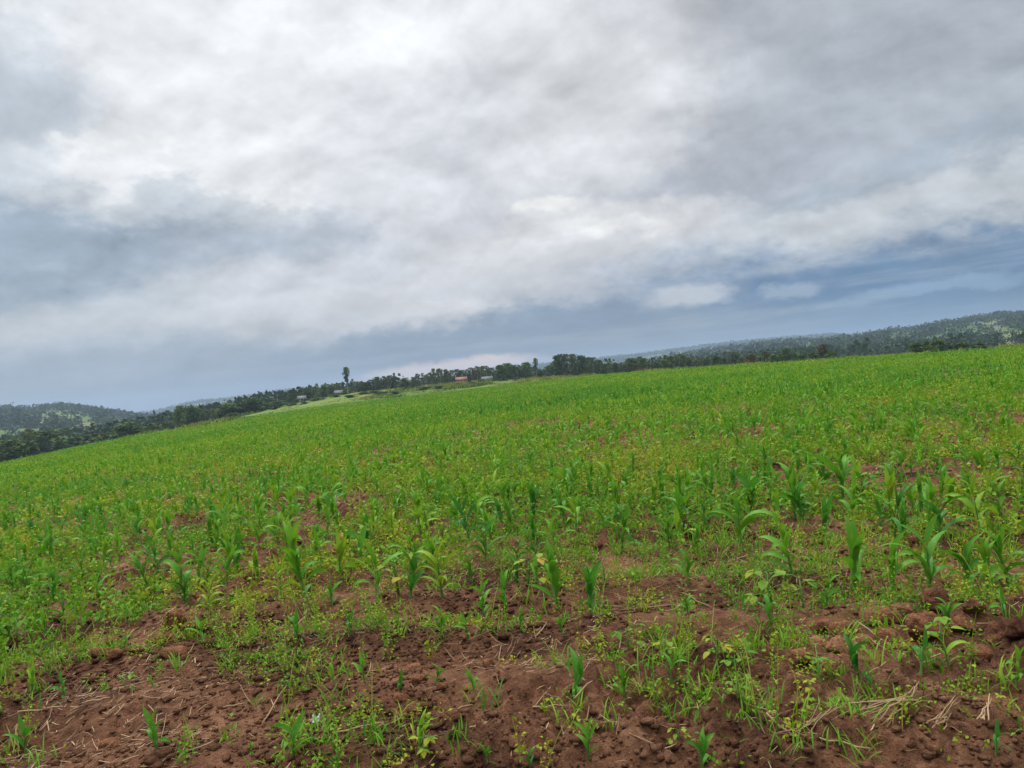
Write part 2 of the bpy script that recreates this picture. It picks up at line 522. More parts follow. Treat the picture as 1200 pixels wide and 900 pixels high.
def soil_material(name='red_soil', dry=1.0):
    m, t = new_mat(name)
    tcn = t.n('ShaderNodeTexCoord')
    g = t.n('ShaderNodeNewGeometry').outputs['Position']
    a = t.n('ShaderNodeTexNoise', i={'Vector': g, 'Scale': 0.9, 'Detail': 5.0, 'Roughness': 0.6})
    b = t.n('ShaderNodeTexNoise', i={'Vector': g, 'Scale': 14.0, 'Detail': 8.0, 'Roughness': 0.65})
    c = t.n('ShaderNodeTexNoise', i={'Vector': g, 'Scale': 70.0, 'Detail': 6.0, 'Roughness': 0.7})
    f = t.math('ADD', t.math('MULTIPLY', a.outputs['Fac'], 0.45), t.math('ADD', t.math('MULTIPLY', b.outputs['Fac'], 0.35), t.math('MULTIPLY', c.outputs['Fac'], 0.2)))
    colr = t.ramp(f, [(0.38, (0.034, 0.014, 0.007)), (0.45, (0.100, 0.043, 0.021)), (0.52, (0.200, 0.090, 0.045)), (0.63, (0.37, 0.19, 0.108))])
    if dry != 1.0:
        colr = t.mix(1.0, colr, (dry * 1.05, dry, dry * 0.95, 1), 'MULTIPLY')
    # pale dry bits of chaff mixed into the crumbs
    ch = t.n('ShaderNodeTexVoronoi', i={'Vector': t.n('ShaderNodeMapping', i={'Vector': g, 'Rotation': (0, 0, 0.5), 'Scale': (30, 95, 60)}).outputs[0], 'Scale': 1.0})
    chf = t.n('ShaderNodeMapRange', i={0: ch.outputs['Distance'], 1: 0.10, 2: 0.2, 3: 0.55, 4: 0.0}).outputs[0]
    chf = t.math('MULTIPLY', chf, t.n('ShaderNodeMapRange', i={0: a.outputs['Fac'], 1: 0.45, 2: 0.6, 3: 0.0, 4: 1.0}).outputs[0])
    colr = t.mix(chf, colr, (0.30, 0.20, 0.12, 1))
    bs = t.n('ShaderNodeBsdfPrincipled', i={'Base Color': colr, 'Roughness': 0.95, 'Specular IOR Level': 0.15})
    h = t.math('ADD', b.outputs['Fac'], t.math('MULTIPLY', c.outputs['Fac'], 0.7))
    bp = t.n('ShaderNodeBump', i={'Height': h, 'Strength': 1.0, 'Distance': 0.06})
    t.link(bp.outputs[0], bs.inputs['Normal'])
    o = t.n('ShaderNodeOutputMaterial'); t.link(bs.outputs[0], o.inputs[0])
    return m


def land_material(name, stops, scale, attr=True):
    m, t = new_mat(name)
    tcn = t.n('ShaderNodeTexCoord')
    nz = t.n('ShaderNodeTexNoise', i={'Vector': tcn.outputs['Object'], 'Scale': scale, 'Detail': 7.0, 'Roughness': 0.65})
    av = t.n('ShaderNodeAttribute', attribute_name='tint').outputs['Fac']
    f = t.math('ADD', av, t.math('MULTIPLY', t.math('SUBTRACT', nz.outputs['Fac'], 0.5), 0.5), clamp=True)
    b = t.n('ShaderNodeBsdfPrincipled', i={'Base Color': t.ramp(f, stops), 'Roughness': 0.95, 'Specular IOR Level': 0.1})
    bp = t.n('ShaderNodeBump', i={'Height': nz.outputs['Fac'], 'Strength': 0.6, 'Distance': 0.5})
    t.link(bp.outputs[0], b.inputs['Normal'])
    o = t.n('ShaderNodeOutputMaterial'); t.link(b.outputs[0], o.inputs[0])
    return m


MAT_SOIL = soil_material()
MAT_CLOD = soil_material('dry_clod_soil', 1.35)
MAT_MEADOW = land_material('meadow_grass', [(0.0, (0.05, 0.11, 0.015)), (0.5, (0.095, 0.16, 0.022)), (1.0, (0.19, 0.20, 0.05))], 0.08)
MAT_HILL = land_material('hill_land', [(0.0, (0.014, 0.028, 0.012)), (0.35, (0.025, 0.046, 0.016)), (0.55, (0.055, 0.09, 0.026)), (0.8, (0.11, 0.16, 0.04)), (1.0, (0.18, 0.155, 0.085))], 0.02)
MAIZE_STOPS = [(0.0, (0.028, 0.145, 0.028)), (0.35, (0.064, 0.232, 0.025)), (0.7, (0.130, 0.325, 0.027)), (1.0, (0.25, 0.38, 0.03))]
MAT_MAIZE = leafy('maize_leaf', MAIZE_STOPS, 0.33, 0.42, 'obj', nscale=9.0, blemish=0.75)
MAT_CROP = leafy('maize_crop_leaf', MAIZE_STOPS, 0.33, 0.5, 'attr', nscale=6.0)
MAT_STALK = leafy('maize_stalk', [(0.0, (0.05, 0.16, 0.03)), (0.6, (0.11, 0.24, 0.05)), (1.0, (0.2, 0.3, 0.08))], 0.1, 0.5, 'obj')
MAT_WEED = leafy('weed_leaf', [(0.0, (0.055, 0.21, 0.015)), (0.3, (0.125, 0.29, 0.018)), (0.55, (0.23, 0.32, 0.022)), (0.8, (0.36, 0.33, 0.030)), (0.92, (0.36, 0.23, 0.06)), (1.0, (0.28, 0.15, 0.06))], 0.3, 0.6, 'attr')
MAT_GRASS = leafy('grass_blade', [(0.0, (0.06, 0.20, 0.015)), (0.5, (0.13, 0.29, 0.018)), (0.8, (0.24, 0.33, 0.03)), (1.0, (0.40, 0.33, 0.12))], 0.3, 0.55, 'attr')
MAT_BEAN = leafy('bean_leaf', [(0.0, (0.07, 0.20, 0.02)), (0.5, (0.16, 0.27, 0.025)), (0.8, (0.34, 0.33, 0.03)), (1.0, (0.42, 0.28, 0.05))], 0.3, 0.55, 'obj')
MAT_STRAW = leafy('dry_straw', [(0.0, (0.13, 0.075, 0.04)), (0.5, (0.25, 0.16, 0.09)), (1.0, (0.42, 0.31, 0.19))], 0.05, 0.7, 'attr')
MAT_STRAW_O = leafy('dry_stalk_skin', [(0.0, (0.24, 0.15, 0.08)), (0.5, (0.36, 0.25, 0.14)), (1.0, (0.50, 0.38, 0.24))], 0.02, 0.7, 'obj')
TREE_STOPS = [(0.0, (0.028, 0.060, 0.018)), (0.5, (0.058, 0.108, 0.026)), (1.0, (0.14, 0.19, 0.04))]
MAT_TREE = leafy('tree_leaf', TREE_STOPS, 0.2, 0.6, 'obj', nscale=4)
MAT_EUC = leafy('eucalyptus_leaf', [(0.0, (0.034, 0.060, 0.026)), (0.5, (0.07, 0.10, 0.038)), (1.0, (0.15, 0.17, 0.06))], 0.2, 0.6, 'obj', nscale=4)
MAT_BROWN = leafy('russet_leaf', [(0.0, (0.05, 0.055, 0.022)), (0.5, (0.095, 0.078, 0.028)), (1.0, (0.15, 0.125, 0.04))], 0.2, 0.6, 'obj', nscale=4)
MAT_FOREST = leafy('far_wood_leaf', [(0.0, (0.016, 0.034, 0.014)), (0.5, (0.030, 0.058, 0.020)), (1.0, (0.07, 0.10, 0.03))], 0.05, 0.7, 'attr', nscale=0.1)
MAT_BARK = simple('bark', (0.16, 0.12, 0.09), 0.9, 0.4, 20)
MAT_PALEBARK = simple('pale_bark', (0.34, 0.29, 0.23), 0.9, 0.3, 20)


# ------------------------------------------------------------------ ground sheets
def build_ground():
    fine = np.radians(np.arange(-46, 46.001, 0.13))
    left = np.radians(np.arange(-180, -46.5, 3.0)); right = np.radians(np.arange(49, 179.9, 3.0))
    phs = np.concatenate([left, fine, right])
    n = len(phs)
    rs = np.concatenate([[0.4, 0.8, 1.2, 1.6, 2.0, 2.3], np.exp(np.arange(math.log(2.6), math.log(20), 0.0046)),
                         np.exp(np.arange(math.log(20), math.log(4800), 0.012)), [4800.0]])
    m = len(rs)
    PH, RS = np.meshgrid(phs, rs)
    x = RS * np.sin(PH); y = RS * np.cos(PH)
    z = ground(x, y)
    # seam of the wrap-around: identical by construction
    V = np.stack([x, y, z], -1).reshape(-1, 3)
    V = np.concatenate([V, [[0, 0, float(ground(0.0, 0.0))]]])
    ii, jj = np.meshgrid(np.arange(m - 1), np.arange(n), indexing='ij')
    j2 = (jj + 1) % n
    Q = np.stack([ii * n + jj, (ii + 1) * n + jj, (ii + 1) * n + j2, ii * n + j2], -1)[:, :, ::-1]
    rmid = np.sqrt(RS[:-1] * RS[1:]); ph = PH[:-1]
    re = tlook(r_e, ph)
    zone = np.where(rmid < re, 0, np.where(rmid < 420, 1, 2))
    c = len(V) - 1
    T = np.array([(c, (j + 1) % n, j) for j in range(n)])
    # land use: woods, pasture and bare plots
    xx, yy, rr = V[:, 0], V[:, 1], np.hypot(V[:, 0], V[:, 1])
    tint = land_tint(xx, yy)
    meadow_t = 0.25 + 0.6 * fbm(xx / 18, yy / 18, 3, 91)
    for zi, (nm, mt) in enumerate((('field', MAT_SOIL), ('meadow', MAT_MEADOW), ('hills', MAT_HILL))):
        q = Q[zone == zi]
        t = T if zi == 0 else None
        used = np.unique(q if t is None else np.concatenate([q.reshape(-1), t.reshape(-1)]))
        remap = np.full(len(V), -1, np.int64); remap[used] = np.arange(len(used))
        me = np_mesh(nm, V[used], remap[q], None if t is None else remap[t], mt, True,
                     {'tint': (meadow_t if zi == 1 else tint)[used]} if zi else None)
        o = obj(nm, me)
        tag(o, kind='structure')


def hit_far(px, py):
    d = pixdir(px, py); d = d / np.hypot(d[0], d[1])
    rs = np.linspace(450, 3000, 5000)
    g = ground0(d[0] * rs, d[1] * rs) - (CAM_Z + d[2] * rs)
    k = int(np.argmax(g > 0)) if (g > 0).any() else int(np.argmax(g))
    return d[0] * rs[k], d[1] * rs[k], rs[k]


# pastures and plots one can make out on the slopes: px, py, half width px, depth along the slope in m, tone
CLEAR = [(18, 478, 26, 70, 0.72), (58, 490, 30, 60, 0.66), (92, 493, 26, 60, 0.7), (22, 514, 24, 45, 0.68), (106, 507, 20, 45, 1.0), (140, 498, 14, 60, 0.6),
         (1052, 397, 24, 60, 0.66), (1120, 401, 34, 60, 0.68), (1160, 394, 26, 60, 0.72), (1130, 384, 22, 60, 0.62), (985, 404, 18, 50, 0.62), (945, 408, 18, 50, 0.64), (1185, 402, 20, 40, 0.9)]
CLEAR_W = []
for (px, py, hw, dp, tone) in CLEAR:
    x_, y_, r_ = hit_far(px, py)
    CLEAR_W.append((r_ + dp * 1.2, math.atan2(x_, y_), hw / FPX, dp * 3.8, tone + (0.0 if px < 400 else -0.06)))


def land_tint(x, y):
    """0 = wood, 0.5-0.8 = pasture and crops, 1 = bare plot"""
    u, v = x / 120 + 0.6 * fbm(x / 90, y / 90, 2, 71), y / 170 + 0.6 * fbm(x / 90, y / 90, 2, 72)
    cell = _h(np.floor(u), np.floor(v), 77)
    open_ = sstep(0.55, 0.60, fbm(x / 300, y / 380, 3, 73))
    t = 0.12 + open_ * np.where(cell > 0.5, 0.25 + 0.6 * cell, 0.18)
    r = np.hypot(x, y); ph = np.arctan2(x, y)
    wob = 1 + 2.2 * (fbm(x / 55, y / 55, 4, 79) - 0.5)
    for (rc, pc, hw, dp, tone) in CLEAR_W:
        q = (((ph - pc) / hw) ** 2 + ((r - rc) / dp) ** 2) * wob ** 2
        t = np.where(q < 1, tone, t)
    return np.clip(t, 0, 1)


build_ground()


# ------------------------------------------------------------------ strips of leaf: used for maize, grass and straw
def strips(base, az, e0, bend, length, width, S, across3=False, prof=None, twist=None, curve=1.4):
    """base (N,3); one strip each. returns V, Q, per-vertex owner"""
    N = len(base)
    s = np.linspace(0, 1, S + 1)
    ang = e0[:, None] - bend[:, None] * s[None, :] ** curve
    ds = length[:, None] / S
    mid = 0.5 * (ang[:, 1:] + ang[:, :-1])
    hx = np.concatenate([np.zeros((N, 1)), np.cumsum(np.cos(mid) * ds, 1)], 1)
    hz = np.concatenate([np.zeros((N, 1)), np.cumsum(np.sin(mid) * ds, 1)], 1)
    if prof is None:
        prof = np.interp(s, [0, .12, .4, .75, 1], [.55, .85, 1.0, .62, .03])
    wd = width[:, None] * prof[None, :] * 0.5
    ca, sa = np.cos(az)[:, None], np.sin(az)[:, None]
    C = np.stack([base[:, 0:1] + hx * ca, base[:, 1:2] + hx * sa, base[:, 2:3] + hz], -1)
    tw = np.zeros((N, S + 1)) if twist is None else twist[:, None] * s[None, :]
    # across vector, rolled about the leaf axis by the twist
    side = np.stack([-sa * np.ones_like(hx), ca * np.ones_like(hx), np.zeros_like(hx)], -1)
    nrm = np.stack([-np.sin(ang) * ca, -np.sin(ang) * sa, np.cos(ang)], -1)
    ac = side * np.cos(tw)[..., None] + nrm * np.sin(tw)[..., None]
    nn = nrm * np.cos(tw)[..., None] - side * np.sin(tw)[..., None]
    if across3:
        fold = 0.35
        L = C + ac * wd[..., None] + nn * (wd * fold)[..., None]
        Rr = C - ac * wd[..., None] + nn * (wd * fold)[..., None]
        V = np.stack([L, C, Rr], 2)
        k = 3
    else:
        V = np.stack([C + ac * wd[..., None], C - ac * wd[..., None]], 2); k = 2
    idx = np.arange(N * (S + 1) * k).reshape(N, S + 1, k)
    qs = []
    for j in range(k - 1):
        qs.append(np.stack([idx[:, :-1, j], idx[:, :-1, j + 1], idx[:, 1:, j + 1], idx[:, 1:, j]], -1).reshape(-1, 4))
    own = np.repeat(np.arange(N), (S + 1) * k)
    return V.reshape(-1, 3), np.concatenate(qs), own


def maize_leaves(pos, H, yaw, L, S, across3=False, wide=1.0, r=rng):
    N = len(pos)
    i = np.arange(L)[None, :] + np.zeros((N, 1))
    fr = (i + 0.6) / L
    ah = (0.06 + 0.5 * fr) * H[:, None] * r.uniform(0.9, 1.1, (N, L))
    az = yaw[:, None] + i * math.pi + r.normal(0, 0.42, (N, L))
    e0 = np.radians(53 + 32 * fr + r.normal(0, 10, (N, L)))
    bend = np.radians(np.clip(125 - 85 * fr + r.normal(0, 30, (N, L)), 5, 170))
    ln = H[:, None] * (0.42 + 0.52 * np.sin(np.pi * np.clip(fr * 0.8 + 0.12, 0, 1))) * r.uniform(0.7, 1.15, (N, L)) * 0.60
    wd = H[:, None] * 0.070 * wide * (0.7 + 0.5 * np.sin(np.pi * fr)) * r.uniform(0.8, 1.2, (N, L))
    b = np.repeat(pos[:, None, :], L, 1).copy(); b[..., 2] += ah
    V, Q, own = strips(b.reshape(-1, 3), az.reshape(-1), e0.reshape(-1), bend.reshape(-1), ln.reshape(-1), wd.reshape(-1), S, across3,
                       twist=r.normal(0, 0.9, N * L), curve=1.9)
    return V, Q, own // L


# ---- single maize plants: variants of stalk and leaf meshes, 1 m tall
def maize_variant(seed, L, young):
    r = np.random.default_rng(seed)
    V, Q, own = maize_leaves(np.zeros((1, 3)), np.ones(1), np.zeros(1), L, 9, True, 1.4 if young else 1.15, r)
    # ragged sheath leaves near the top stand more upright
    tint = np.clip(0.45 + 0.25 * r.normal(0, 1) + 0.35 * (V[:, 2] - 0.3), 0, 1)
    top = V[:, 2].max()
    V = V / top
    leaf = np_mesh('leaves', V, Q, None, MAT_MAIZE, True, {'tint': tint})
    lean = r.normal(0, 0.02, 2)
    hh = np.linspace(-0.06, 0.5, 7)
    pts = [(lean[0] * h, lean[1] * h, h / top) for h in hh]
    rad_ = np.interp(hh, [-0.06, 0.1, 0.5], [0.023, 0.021, 0.011]) * (1.2 if young else 1.0)
    v, q, t = tube(pts, rad_, 7)
    stalk = np_mesh('stalk', v, q, t, MAT_STALK, True, {'tint': np.clip(0.8 - v[:, 2], 0, 1)})
    return leaf, stalk


TALL = [maize_variant(100 + k, 7 + k % 4, False) for k in range(16)]
YOUNG = [maize_variant(200 + k, 4 + k % 3, True) for k in range(14)]


def maize(x, y, z, H, label, group, variants, k, yaw=None, tilt=None):
    leaf, stalk = variants[k % len(variants)]
    yaw = rng.uniform(0, 6.28) if yaw is None else yaw
    tilt = (rng.normal(0, 0.11), rng.normal(0, 0.11)) if tilt is None else tilt
    o = empty('maize_plant', (x, y, z), yaw, (H * rng.uniform(0.9, 1.25), H * rng.uniform(0.9, 1.25), H), tilt)
    tag(o, label, 'maize plant', group)
    obj('stalk', stalk, o)
    obj('leaves', leaf, o)
    return o


ORD = ['', 'first', 'second', 'third', 'fourth', 'fifth', 'sixth', 'seventh', 'eighth', 'ninth', 'tenth', 'eleventh', 'twelfth', 'thirteenth',
       'fourteenth', 'fifteenth', 'sixteenth', 'seventeenth', 'eighteenth', 'nineteenth', 'twentieth', 'twenty-first', 'twenty-second', 'twenty-third']


def ordl(i, n):
    return 'leftmost' if i == 1 else ('rightmost' if i == n else ORD[i] + ' from left')


HERO = [
    ('nearest row along the bottom edge', 'maize seedling', True, [(30, 893, 46), (185, 893, 50), (296, 894, 20), (345, 900, 48), (492, 899, 50), (572, 903, 26),
        (622, 906, 28), (690, 902, 54), (822, 901, 46), (1168, 902, 40)]),
    ('second row, in bare soil', 'maize seedling', True, [(37, 812, 36), (76, 815, 30), (180, 806, 20), (392, 813, 34), (428, 808, 38), (468, 815, 34), (512, 812, 28),
        (557, 815, 34), (671, 820, 64), (731, 818, 44), (788, 818, 42), (963, 815, 26), (1008, 808, 48), (1080, 806, 52), (1114, 802, 42), (1192, 808, 46)]),
    ('third row, past bare soil', 'young maize plant', True, [(58, 768, 26), (145, 762, 24), (238, 763, 32), (412, 753, 30), (517, 756, 42), (550, 754, 38), (612, 748, 30), (660, 749, 28),
        (905, 742, 40), (1038, 748, 30), (1112, 738, 34), (1180, 738, 44)]),
    ('row of tall leafy plants', 'maize plant', False, [(35, 711, 40), (63, 711, 40), (118, 713, 38), (216, 711, 40), (330, 698, 52), (359, 709, 76), (390, 716, 40), (443, 711, 86), (481, 706, 68),
        (519, 706, 82), (566, 719, 46), (592, 716, 54), (655, 713, 92), (693, 716, 62), (806, 691, 46), (930, 684, 74), (1001, 692, 88), (1046, 692, 72), (1090, 697, 92), (1135, 690, 62), (1158, 690, 78), (1183, 684, 66)]),
    ('row just behind the tall leafy plants', 'maize plant', False, [(20, 676, 34), (232, 668, 34), (330, 652, 46), (500, 640, 36), (650, 655, 58), (728, 652, 60), (868, 650, 66), (965, 640, 54), (1090, 628, 72), (1150, 632, 66)]),
]
hero_xy = []
kk_ = 0
for ri, (rowname, kindname, young, pts) in enumerate(HERO):
    for i, (px, py, h) in enumerate(sorted(pts), 1):
        x, y, z, r = hit(px, py)
        H = h * r / FPX * (1.03 if h < 70 else 0.95)
        size = 'tallest ' if h == max(p[2] for p in pts) else ('tiny ' if h < 30 else '')
        lab = f"{size}green {kindname}, {ordl(i, len(pts))} in the {rowname}"
        maize(x, y, z - 0.015, H, lab, 'maize plants of the ' + rowname, YOUNG if young else TALL, kk_, yaw=rng.normal(0, 1.2))
        hero_xy.append((x, y)); kk_ += 1

# the other single plants: row by row beyond, as far as 300 go
cand = []
row = 0
hx = np.array(hero_xy)
for row in range(2, 14):
    q = ROW_0 + row * ROW_SP
    for s in np.arange(-12, 12, 0.20):
        s2 = s + rng.normal(0, 0.08); q2 = q + rng.normal(0, 0.13)
        x = RT[0] * s2 + RN[0] * q2; y = RT[1] * s2 + RN[1] * q2
        if abs(math.atan2(x, y)) > rad(36.5):
            continue
        if np.hypot(hx[:, 0] - x, hx[:, 1] - y).min() < 0.34:
            continue
        pr = 0.35 if row < 4 else (0.75 + 0.25 * (x > 0))
        if rng.uniform() > pr:
            continue
        cand.append((math.hypot(x, y), x, y, row))
cand.sort()
cand = cand[:300 - len(hero_xy)]
R_SINGLE = cand[-1][0]
for r, x, y, row in cand:
    tall = 0.21 + 0.21 * rng.uniform() + 0.12 * float(sstep(0.4, 0.65, fbm(np.array(x * .4), np.array(y * .4), 2, 8)))
    if row < 4:
        tall *= 0.6
    maize(x, y, float(ground(x, y)) - 0.02, tall, 'green maize plant among the others in the dense rows past the tall leafy plants',
          'maize plants in the dense rows past the tall leafy plants', TALL if rng.uniform() < 0.75 else YOUNG, int(rng.integers(0, 99)))


# ------------------------------------------------------------------ the rest of the crop: one mass up to the far edge of the field
def wedge(r0, r1, n, half=42):
    r = np.sqrt(rng.uniform(r0 * r0, r1 * r1, n)); ph = np.radians(rng.uniform(-half, half, n))
    return r * np.sin(ph), r * np.cos(ph), r, ph


def in_field(r, ph):
    return r < tlook(r_e, ph) * 0.995


def snap_rows(x, y, jit=0.10):
    q = rowq(x, y); s = x * RT[0] + y * RT[1]
    q = np.round((q - ROW_0) / ROW_SP) * ROW_SP + ROW_0 + rng.normal(0, jit, len(x))
    return RT[0] * s + RN[0] * q, RT[1] * s + RN[1] * q


chunks = []; tints = []
for (r0, r1, dens, L, S, wd) in ((R_SINGLE, 24, 5.4, 7, 4, 1.25), (24, 60, 5.0, 6, 3, 1.5), (60, 130, 3.2, 5, 2, 2.1), (130, 262, 1.3, 5, 2, 3.2)):
    area = 0.5 * rad(84) * (r1 * r1 - r0 * r0)
    x, y, r, ph = wedge(r0, r1, int(area * dens))
    x, y = snap_rows(x, y)
    ok = in_field(np.hypot(x, y), np.arctan2(x, y)) & (np.hypot(x, y) > R_SINGLE)
    x, y = x[ok], y[ok]
    big = sstep(0.38, 0.66, fbm(x / 5, y / 5, 3, 8))
    H = (0.22 + 0.18 * rng.uniform(size=len(x)) + 0.13 * big) * (1.0 if r0 < 60 else 1.0)
    pos = np.stack([x, y, ground(x, y) - 0.02], -1)
    V, Q, own = maize_leaves(pos, H, rng.uniform(0, 6.28, len(x)), L, S, False, wd)
    tn = np.clip(0.60 + rng.normal(0, 0.15, len(x)) + 0.75 * (fbm(x / 14, y / 14, 3, 12) - 0.5) + 0.1 * sstep(20, 90, np.hypot(x, y)), 0, 1)
    chunks.append((V, Q, None)); tints.append(tn[own])
V, Q, _ = merge(chunks)
o = obj('maize_crop', np_mesh('maize_crop', V, Q, None, MAT_CROP, False, {'tint': np.concatenate(tints)}))
tag(o, 'green mass of young maize covering the field up to its far edge', 'maize crop', kind='stuff')


# ------------------------------------------------------------------ weeds and grass between the rows
def leaf_quads(c, az, el, ln, wd):
    """rhombic leaflets, folded along the middle"""
    d = np.stack([np.cos(az) * np.cos(el), np.sin(az) * np.cos(el), np.sin(el)], -1)
    s = np.stack([-np.sin(az), np.cos(az), np.zeros_like(az)], -1)
    n = np.cross(d, s)
    ro = rng.normal(0, 0.7, len(c))[:, None]
    s = s * np.cos(ro) + n * np.sin(ro)
    a = c; t = c + d * ln[:, None] - np.array([0, 0, 1]) * (ln * 0.15)[:, None]
    m = c + d * (ln * 0.45)[:, None] + n * 0
    l = m + s * (wd * .5)[:, None] + np.array([0, 0, 1]) * (wd * 0.12)[:, None]
    r_ = m - s * (wd * .5)[:, None] + np.array([0, 0, 1]) * (wd * 0.12)[:, None]
    V = np.stack([a, l, t, r_], 1)
    Q = np.arange(len(c) * 4).reshape(-1, 4)
    return V.reshape(-1, 3), Q


def patch_mask(x, y):
    """how thickly weeds cover the soil"""
    r = np.hypot(x, y)
    n = 0.62 * fbm(x * 0.8 + 5, y * 0.8, 3, 61) + 0.38 * fbm(x * 0.22 + 1, y * 0.22, 2, 62)
    cover = sstep(4.8, 7.5, r) * 0.52 + 0.46 + 0.2 * sstep(18, 60, r)
    m = sstep(0.62 - 0.30 * cover, 0.74 - 0.28 * cover, n)
    for (px, py, rx, ry, wgt) in PATCH:
        m = np.maximum(m, wgt * np.exp(-((x - px) / rx) ** 2 - ((y - py) / ry) ** 2) * (0.4 + 1.2 * n))
    for (px, py, rx, ry) in BARE:
        m = m * (1 - 0.80 * np.exp(-((x - px) / rx) ** 2 - ((y - py) / ry) ** 2))
    return np.clip(m, 0, 1)


def patches(lst):
    out = []
    for (px, py, rx, ry, *wg) in lst:
        x, y, z, r = hit(px, py)
        out.append((x, y, rx * r / FPX, ry * r * r / (FPX * CAM_Z), *wg))
    return out


PATCH = patches([(300, 745, 60, 28, 1.0), (900, 700, 70, 26, 1.0), (90, 745, 50, 16, 0.5), (770, 775, 150, 60, 0.75), (660, 700, 60, 20, 0.6),
                 (980, 660, 80, 30, 0.9), (25, 885, 40, 20, 0.6), (470, 885, 70, 16, 0.55), (760, 870, 80, 20, 0.3), (560, 742, 90, 18, 0.7), (710, 700, 120, 22, 0.8), (90, 770, 80, 45, 0.4), (1120, 700, 90, 14, 0.6), (400, 720, 90, 16, 0.7)])
BARE = patches([(200, 735, 50, 20), (480, 775, 100, 26), (630, 775, 40, 16), (210, 850, 130, 16), (600, 855, 80, 12), (1060, 765, 130, 26), (1040, 860, 120, 15),
                (755, 690, 40, 8), (150, 690, 60, 8), (960, 620, 40, 8), (1180, 560, 30, 8), (600, 605, 40, 7), (350, 600, 40, 6), (860, 585, 40, 6)])
chunks = []; tints = []; gch = []; gt = []
for (r0, r1, dens, K, size, gk) in ((2.4, 7, 120, 30, 1.0, 9), (7, 14, 95, 18, 1.2, 8), (14, 34, 36, 10, 1.8, 6), (34, 80, 10, 7, 3.0, 5), (80, 250, 2.0, 5, 5.5, 4)):
    area = 0.5 * rad(84) * (r1 * r1 - r0 * r0)
    x, y, r, ph = wedge(r0, r1, int(area * dens))
    pm = patch_mask(x, y)
    ok = (rng.uniform(size=len(x)) < pm) & in_field(r, ph)
    x, y, pm = x[ok], y[ok], pm[ok]
    isg = rng.uniform(size=len(x)) < 0.25 + 0.35 * sstep(0.45, 0.6, fbm(x * 0.5, y * 0.5, 2, 66))
    # broadleaf clumps
    cx, cy_ = x[~isg], y[~isg]; n = len(cx)
    sprig = rng.uniform(size=n) < (0.55 if r0 < 14 else 0.2)
    hgt = rng.uniform(0.05, 0.2, n) * np.where(sprig, 1.5, 0.9) * (0.7 + 0.6 * pm[~isg]) * min(size, 1.6)
    rr = rng.uniform(0.04, 0.13, n) * size * np.where(sprig, 0.35, 1.0)
    oi = np.repeat(np.arange(n), K)
    th = rng.uniform(0, 6.28, n * K); ra = np.sqrt(rng.uniform(size=n * K)) * rr[oi]
    hz = rng.uniform(0.1, 1, n * K) * hgt[oi] * (1 - 0.5 * ra / rr[oi])
    lx, ly = cx[oi] + ra * np.cos(th), cy_[oi] + ra * np.sin(th)
    c = np.stack([lx, ly, ground(cx, cy_)[oi] + hz], -1)
    ln = rng.uniform(0.022, 0.055, n * K) * size * (0.5 if r0 < 7 else 0.85 if r0 < 14 else 1.0)
    V, Q = leaf_quads(c, th + rng.normal(0, 0.9, n * K), rng.normal(0.45, 0.55, n * K), ln, ln * rng.uniform(0.45, 0.8, n * K))
    tn = np.clip((0.50 if r0 < 7 else 0.38 if r0 < 14 else 0.26 if r0 < 30 else 0.18) + rng.normal(0, 0.14, n) + 0.8 * (fbm(cx / 1.6, cy_ / 1.6, 3, 68) - 0.5) + 0.35 * (fbm(cx / 7 + 3, cy_ / 7, 2, 70) - 0.48), 0, 0.95 if r0 < 14 else 0.66)
    if r0 < 14:
        sx, sy_, sh = cx[sprig], cy_[sprig], hgt[sprig]
        Vs, Qs, os_ = strips(np.stack([sx, sy_, ground(sx, sy_) - 0.01], -1), rng.uniform(0, 6.28, len(sx)), rng.uniform(1.2, 1.55, len(sx)), rng.uniform(0, 0.5, len(sx)),
                             sh * 1.1, np.full(len(sx), 0.005), 3, prof=np.array([1, 0.9, 0.8, 0.5]))
        gch.append((Vs, Qs, None)); gt.append(np.clip(rng.normal(0.6, 0.25, len(sx)), 0, 1)[os_])
    chunks.append((V, Q, None)); tints.append(np.repeat(np.clip(tn[oi] + rng.normal(0, .1 if r0 < 14 else .05, n * K), 0, 1), 4))
    # grass tufts
    gx, gy = x[isg], y[isg]; n = len(gx)
    oi = np.repeat(np.arange(n), gk)
    b = np.stack([gx[oi] + rng.normal(0, 0.03 * size, n * gk), gy[oi] + rng.normal(0, 0.03 * size, n * gk), ground(gx, gy)[oi] - 0.01], -1)
    H = rng.uniform(0.05, 0.16, n)[oi] * min(size, 1.5) * rng.uniform(0.6, 1.2, n * gk)
    V, Q, own = strips(b, rng.uniform(0, 6.28, n * gk), rng.uniform(0.9, 1.5, n * gk), rng.uniform(0.2, 1.6, n * gk), H, 0.006 * size * np.ones(n * gk) + 0.002, 3 if r0 < 14 else 2,
                       prof=np.interp(np.linspace(0, 1, 4 if r0 < 14 else 3), [0, .5, 1], [0.8, 1, 0.05]))
    tn = np.clip(0.4 + rng.normal(0, 0.2, n) + 0.5 * (fbm(gx / 2, gy / 2, 2, 69) - 0.5), 0, 1)
    gch.append((V, Q, None)); gt.append(tn[oi][own])
V, Q, _ = merge(chunks)
o = obj('weeds', np_mesh('weeds', V, Q, None, MAT_WEED, False, {'tint': np.concatenate(tints)}))
tag(o, 'low yellow-green broadleaf weeds between the maize rows', 'weeds', kind='stuff')
V, Q, _ = merge(gch)
o = obj('grass', np_mesh('grass', V, Q, None, MAT_GRASS, False, {'tint': np.concatenate(gt)}))
tag(o, 'thin bright green grass blades growing among the maize', 'grass', kind='stuff')

